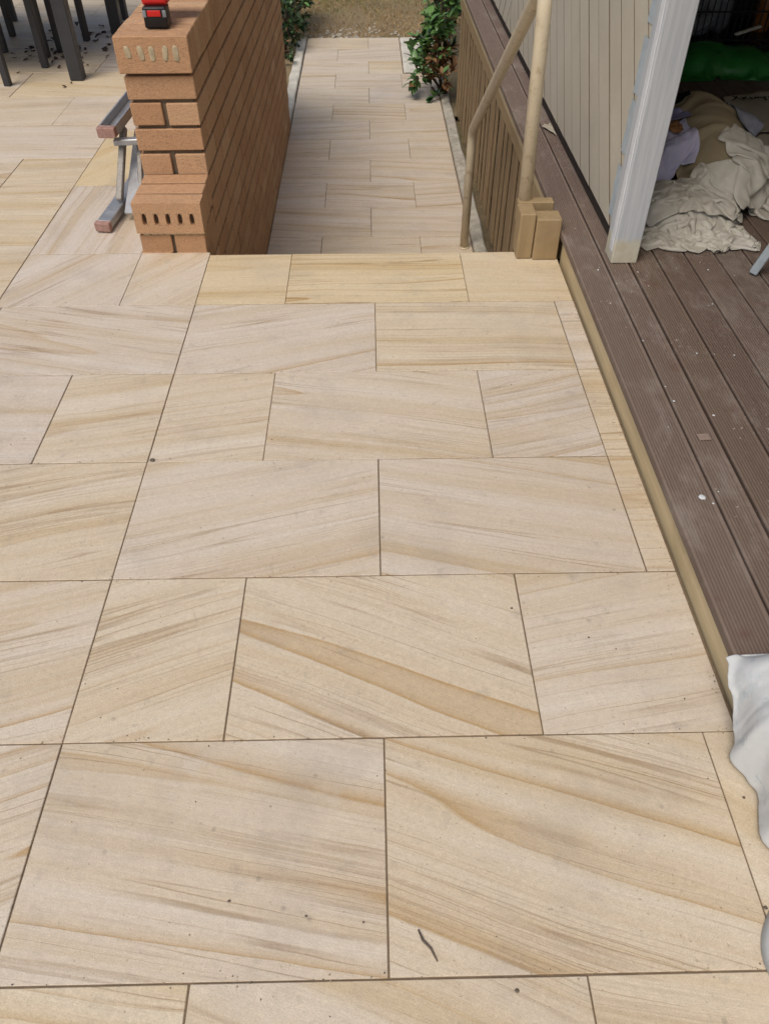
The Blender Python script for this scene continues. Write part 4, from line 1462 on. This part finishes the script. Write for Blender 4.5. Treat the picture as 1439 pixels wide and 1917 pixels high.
# ------------------------------------------------------------------ plants
def leaf_geo(L, w, fold=.25, curl=.25):
    """Pointed oval leaf along +y with a folded midrib: 7 rows, 12 faces."""
    prof = [(0, .05), (.14, .55), (.35, .95), (.55, 1.0), (.75, .75), (.9, .38), (1.0, .02)]
    V, F = [], []
    for t, k in prof:
        zc = -curl * L * t * t
        hw = w / 2 * k
        V += [(-hw, t * L, zc + hw * fold), (0, t * L, zc), (hw, t * L, zc + hw * fold)]
    for i in range(len(prof) - 1):
        for j in range(2):
            F.append((i * 3 + j, i * 3 + j + 1, i * 3 + j + 4, i * 3 + j + 3))
    return V, F


def leaf_frame(pos, d, roll):
    d = Vector(d).normalized()
    q = d.to_track_quat('Y', 'Z')
    return Matrix.Translation(pos) @ q.to_matrix().to_4x4() @ Matrix.Rotation(roll, 4, 'Y')


def sprig_shrub(root, label, base, crown, ntwig, per, L, w, mats, weights, seed, nobj, gap_fn=None):
    """crown: list of (centre, radii). Twigs run from stems outwards; each carries leaves."""
    rr = random.Random(seed)
    o = empty(root, base)
    tag(o, label, 'shrub')
    b = Vector(base)
    V, F, MI = leaf_geo(L, w)[0], leaf_geo(L, w)[1], 0
    lme = [mesh(V, F, True) for _ in mats]
    for me, mt in zip(lme, mats): me.materials.append(M[mt])
    big = [([], []) for _ in mats]
    stems = bmesh.new()
    tw = []
    for i in range(ntwig):
        c, r = rr.choices(crown, [q[1][0] * q[1][1] * q[1][2] for q in crown])[0]
        while True:
            u = Vector((rr.uniform(-1, 1), rr.uniform(-1, 1), rr.uniform(-1, 1)))
            if .15 < u.length <= 1: break
        u = u.normalized() * (u.length ** .45)
        tip = Vector((c[0] + u.x * r[0], c[1] + u.y * r[1], c[2] + u.z * r[2]))
        cen = Vector(c)
        st_ = cen.lerp(tip, .45) - Vector((0, 0, .05))
        tw.append((st_, tip))
    spine = []
    for c, r in crown:
        cen = Vector(c)
        spine.append([b + Vector((rr.uniform(-.03, .03), rr.uniform(-.03, .03), -.02)), b.lerp(cen, .5) + Vector((rr.uniform(-.04, .04), 0, 0)), cen])
    cnt = 0
    leaves = []
    for st_, tip in tw:
        ax = (tip - st_)
        for k in range(per):
            t = .25 + .8 * (k + rr.random() * .6) / per
            p = st_ + ax * min(t, 1.02)
            side = Vector((rr.gauss(0, 1), rr.gauss(0, 1), rr.gauss(.25, .7))).normalized()
            d = (ax.normalized() * .7 + side * .9)
            mi = rr.choices(range(len(mats)), weights(p))[0]
            s = rr.uniform(.65, 1.15)
            leaves.append((p, d, rr.uniform(-.7, .7), s, mi))
    cp = cam.location
    leaves.sort(key=lambda q: (q[0] - cp).length)
    for n_, (p, d, ro, s, mi) in enumerate(leaves):
        Mx = leaf_frame(p, d, ro) @ Matrix.Scale(s, 4)
        if n_ < nobj:
            lo2 = bpy.data.objects.new('leaf', lme[mi])
            COL.objects.link(lo2)
            lo2.parent = o
            lo2.matrix_local = Matrix.Translation(-b) @ Mx
        else:
            vs, fs = big[mi]
            k0 = len(vs)
            vs.extend([tuple(Mx @ Vector(v)) for v in V])
            fs.extend([tuple(i + k0 for i in f) for f in F])
    for (vs, fs), mt in zip(big, mats):
        if vs:
            q = link('foliage', mesh(vs, fs, True), M[mt], o, -b)
            q['kind'] = 'stuff'
    vs, fs = [], []

    def add_t(pts, rads):
        me = tube_mesh(pts, .01, 6, True, rads)
        k0 = len(vs)
        vs.extend([tuple(v.co) for v in me.vertices])
        fs.extend([tuple(i + k0 for i in f.vertices) for f in me.polygons])
        bpy.data.meshes.remove(me)
    for s in spine: add_t(s, [.014, .011, .006])
    for st_, tip in tw: add_t([st_ - (tip - st_) * .3, st_, tip], [.004, .003, .0015])
    link('stem', mesh(vs, fs, True), M['bark'], o, -b)
    return o


# glossy shrub leaning over the path beside the batten screen
def w_right(p):
    dead = math.exp(-(((p.x - 1.19) / .10) ** 2 + ((p.z + .50) / .12) ** 2))
    low = max(0, (p.x - 1.12) * 3)
    return (1.4, .25 + low * .6, dead * 9)


sprig_shrub('leafy_shrub', 'glossy green shrub with dead brown leaves leaning over the path', (1.222, 6.35, ZP - .005),
            [((1.00, 6.30, -.50), (.16, .20, .17)), ((1.13, 6.35, -.36), (.16, .30, .22)), ((1.18, 6.5, -.12), (.14, .5, .26)), ((1.11, 6.22, -.66), (.11, .14, .09)), ((1.19, 6.12, -.50), (.10, .16, .13))],
            110, 7, .090, .042, ['leaf', 'leaf_dk', 'leaf_br'], w_right, 5, 230)


def w_left(p): return (.25, 1.0, .12)


sprig_shrub('garden_shrub', 'dark green low shrub growing behind the end of the brick wall', (-.22, 7.75, ZP - .03),
            [((-.18, 7.75, -.52), (.17, .30, .22)), ((-.12, 8.25, -.45), (.18, .35, .28)), ((-.24, 8.8, -.35), (.26, .4, .34)), ((-.13, 7.35, -.66), (.08, .2, .09))],
            230, 10, .060, .028, ['leaf', 'leaf_dk', 'leaf_br'], w_left, 9, 60)
# straggly branch further along the deck
sprig_shrub('straggly_shrub', 'straggly brown and green shrub at the far end of the batten screen', (1.35, 7.6, ZP - .03),
            [((1.32, 7.6, -.20), (.16, .5, .40)), ((1.38, 8.2, -.15), (.22, .5, .50))], 120, 7, .075, .030, ['leaf', 'leaf_dk', 'leaf_br'], lambda p: (.3, 1.0, .8), 13, 40)


# dry grass beyond the path
def grass(name, n, x0, x1, ya, yb, hmin, hmax, mat, seed, dens=None):
    rr = random.Random(seed)
    V, F = [], []
    while len(F) < n:
        x, y = rr.uniform(x0, x1), rr.uniform(ya, yb)
        if dens and rr.random() > dens(x, y): continue
        z = ground_z(x, y) - .004
        h = rr.uniform(hmin, hmax)
        a = rr.uniform(0, 6.283)
        w = rr.uniform(.002, .005)
        lean = rr.uniform(.2, 1.3) * h
        b = rr.uniform(0, 6.283)
        dx, dy = math.cos(a) * w, math.sin(a) * w
        lx, ly = math.cos(b) * lean, math.sin(b) * lean
        k = len(V)
        V += [(x - dx, y - dy, z), (x + dx, y + dy, z), (x + lx * .4 + dx * .7, y + ly * .4 + dy * .7, z + h * .65), (x + lx, y + ly, z + h)]
        F += [(k, k + 1, k + 2), (k, k + 2, k + 3)]
    o = link(name, mesh(V, F), mat)
    return o


def pathfree(x, y):
    if -.12 < x < 1.28 and y < 8.22: return 0
    return .35 + .65 * (mnoise.noise(Vector((x * 1.6, y * 1.6, 5))) > -.15)


tag(grass('dry_grass', 26000, -1.2, 2.6, 8.2, 11.6, .015, .05, M['grass_dry'], 1, pathfree), 'thin dry straw-coloured grass beyond the end of the path', 'grass', kind='stuff')
tag(grass('green_grass', 15000, -1.4, 2.8, 8.9, 12.5, .02, .06, M['grass'], 2, lambda x, y: max(0, min(1, (y - 8.9) / 1.6)) * pathfree(x, y)), 'patchy olive green lawn grass beyond the dry strip', 'grass', kind='stuff')
# pale rubble at the end of the path
bm = bmesh.new()
rr = random.Random(3)
for i in range(170):
    x, y = rr.gauss(.35, .38), 8.17 + abs(rr.gauss(0, .22))
    s = rr.uniform(.006, .024)
    r = bmesh.ops.create_icosphere(bm, subdivisions=1, radius=s)
    M4 = Matrix.Translation((x, y, ground_z(x, y) + s * .25)) @ Matrix.Rotation(rr.uniform(0, 6), 4, 'Z') @ Matrix.Diagonal((1, rr.uniform(.6, 1), rr.uniform(.4, .7), 1))
    bmesh.ops.transform(bm, matrix=M4, verts=r['verts'])
tag(link('gravel', bm_mesh(bm), M['conc']), 'pale broken rubble scattered at the end of the path', 'gravel', kind='stuff')

# leaf litter under the table
vs, fs = [], []
lv, lf = leaf_geo(.04, .022, .5, .5)
for i in range(80):
    if i < 60:
        x, y = rr.gauss(-1.25, .16), rr.gauss(4.75, .28)
    else:
        x, y = rr.uniform(-1.6, -.75), rr.uniform(3.9, 5.6)
    Mx = Matrix.Translation((x, y, .006 + rr.uniform(0, .008))) @ Matrix.Rotation(rr.uniform(0, 6.28), 4, 'Z') @ Matrix.Rotation(rr.uniform(-.3, .3), 4, 'X') @ Matrix.Scale(rr.uniform(.5, 1.5), 4)
    k0 = len(vs)
    vs.extend([tuple(Mx @ Vector(v)) for v in lv])
    fs.extend([tuple(q + k0 for q in f) for f in lf])
tag(link('leaf_litter', mesh(vs, fs, True), M['litter']), 'dark dry leaf litter scattered under the outdoor table', 'leaf litter', kind='stuff')

# ------------------------------------------------------------------ small things on the pavers
tg = link('twig', tube_mesh([(.647, -.334, .0042), (.653, -.349, .0040), (.665, -.361, .0036), (.674, -.379, .003)], .0026, 7, True, [.0012, .0021, .0019, .0010]), M['twig'])
tag(tg, 'short grey twig lying on a sandstone paver', 'twig')
def crumbs(name, label, mat, n, seed, smin, smax, spots):
    rr_ = random.Random(seed)
    V, F = [], []
    for x, y, z in spots(rr_, n):
        r_ = rr_.uniform(smin, smax)
        k0 = len(V)
        ang = rr_.uniform(0, 6.28)
        for a_, b_, c_ in ((1, 0, 0), (-.2, 1, 0), (-1, -.1, 0), (.1, -1, 0), (.1, .1, .55)):
            a_, b_ = a_ * rr_.uniform(.6, 1.3), b_ * rr_.uniform(.5, 1.1)
            V.append((x + r_ * (a_ * math.cos(ang) - b_ * math.sin(ang)), y + r_ * (a_ * math.sin(ang) + b_ * math.cos(ang)), z + r_ * c_ + .0004))
        F += [(k0, k0 + 1, k0 + 4), (k0 + 1, k0 + 2, k0 + 4), (k0 + 2, k0 + 3, k0 + 4), (k0 + 3, k0, k0 + 4), (k0 + 3, k0 + 2, k0 + 1, k0)]
    tag(link(name, mesh(V, F), M[mat]), label, 'grit', kind='stuff')


def on_patio(rr_, n):
    for i in range(n):
        if rr_.random() < .55:                     # gathered along the joints
            yy = rr_.choice([-.4, 0, .4, .8, 1.2, 1.6]) + rr_.gauss(0, .006)
            yield rr_.uniform(-.6, 1.26), yy, .0006
        elif rr_.random() < .3:
            yield 1.262 - abs(rr_.gauss(0, .008)), rr_.uniform(-.5, 1.6), .0006
        else:
            yield rr_.uniform(-.7, 1.25), rr_.uniform(-.6, 1.9), .0006


def on_deck(rr_, n):
    for i in range(n):
        yield rr_.uniform(1.28, 2.1), rr_.uniform(.1, 1.7), DZ + .0005


tp = link('tape_patch', box_mesh(.030, .024, .0008, .0002), M['tape'], None, (1.405, .742, DZ + .0016), (0, 0, .06))
tag(tp, 'small pale square of tape stuck on a deck board', 'tape')
bm = bmesh.new()
for x, y, r_ in ((1.334, .528, .0085), (1.352, .507, .003), (1.376, .545, .002)):
    q = bmesh.ops.create_icosphere(bm, subdivisions=2, radius=r_)
    for v in q['verts']: v.co = Vector((v.co.x, v.co.y, v.co.z * .2)) * (1 + .25 * mnoise.noise(v.co * 200)) + Vector((x, y, DZ + .0012))
tag(link('paint_splash', bm_mesh(bm, True), M['white']), 'white paint splash dried on the outer deck boards', 'paint splash')
crumbs('grit', 'dark grit gathered along the paver joints', 'twig', 420, 41, .0008, .0022, on_patio)
crumbs('grit', 'pale stone crumbs scattered on the pavers', 'mortar_pale', 240, 42, .0008, .0026, on_patio)
crumbs('grit', 'pale dried paint flecks scattered on the deck boards', 'white', 45, 43, .0012, .005, on_deck)
nk = bmesh.new()
for (x, y, s) in ((1.243, -.055, .0055), (1.256, -.165, .0035), (1.232, -.13, .0025), (.345, -.285, .0022), (.47, -.31, .002), (1.203, -.312, .003), (.79, -.42, .003), (1.03, .22, .002), (1.08, .19, .0015), (.88, .30, .0025), (.012, .806, .006), (1.0, -.50, .002)):
    r = bmesh.ops.create_icosphere(nk, subdivisions=2, radius=s)
    for v in r['verts']:
        v.co = Vector((v.co.x * 1.2, v.co.y, v.co.z * .35)) * (1 + .3 * mnoise.noise(v.co * 300)) + Vector((x, y, .0016))
tag(link('dirt_crumbs', bm_mesh(nk, True), M['twig']), 'dark crumbs of dirt and bark on the sandstone pavers', 'dirt', kind='stuff')
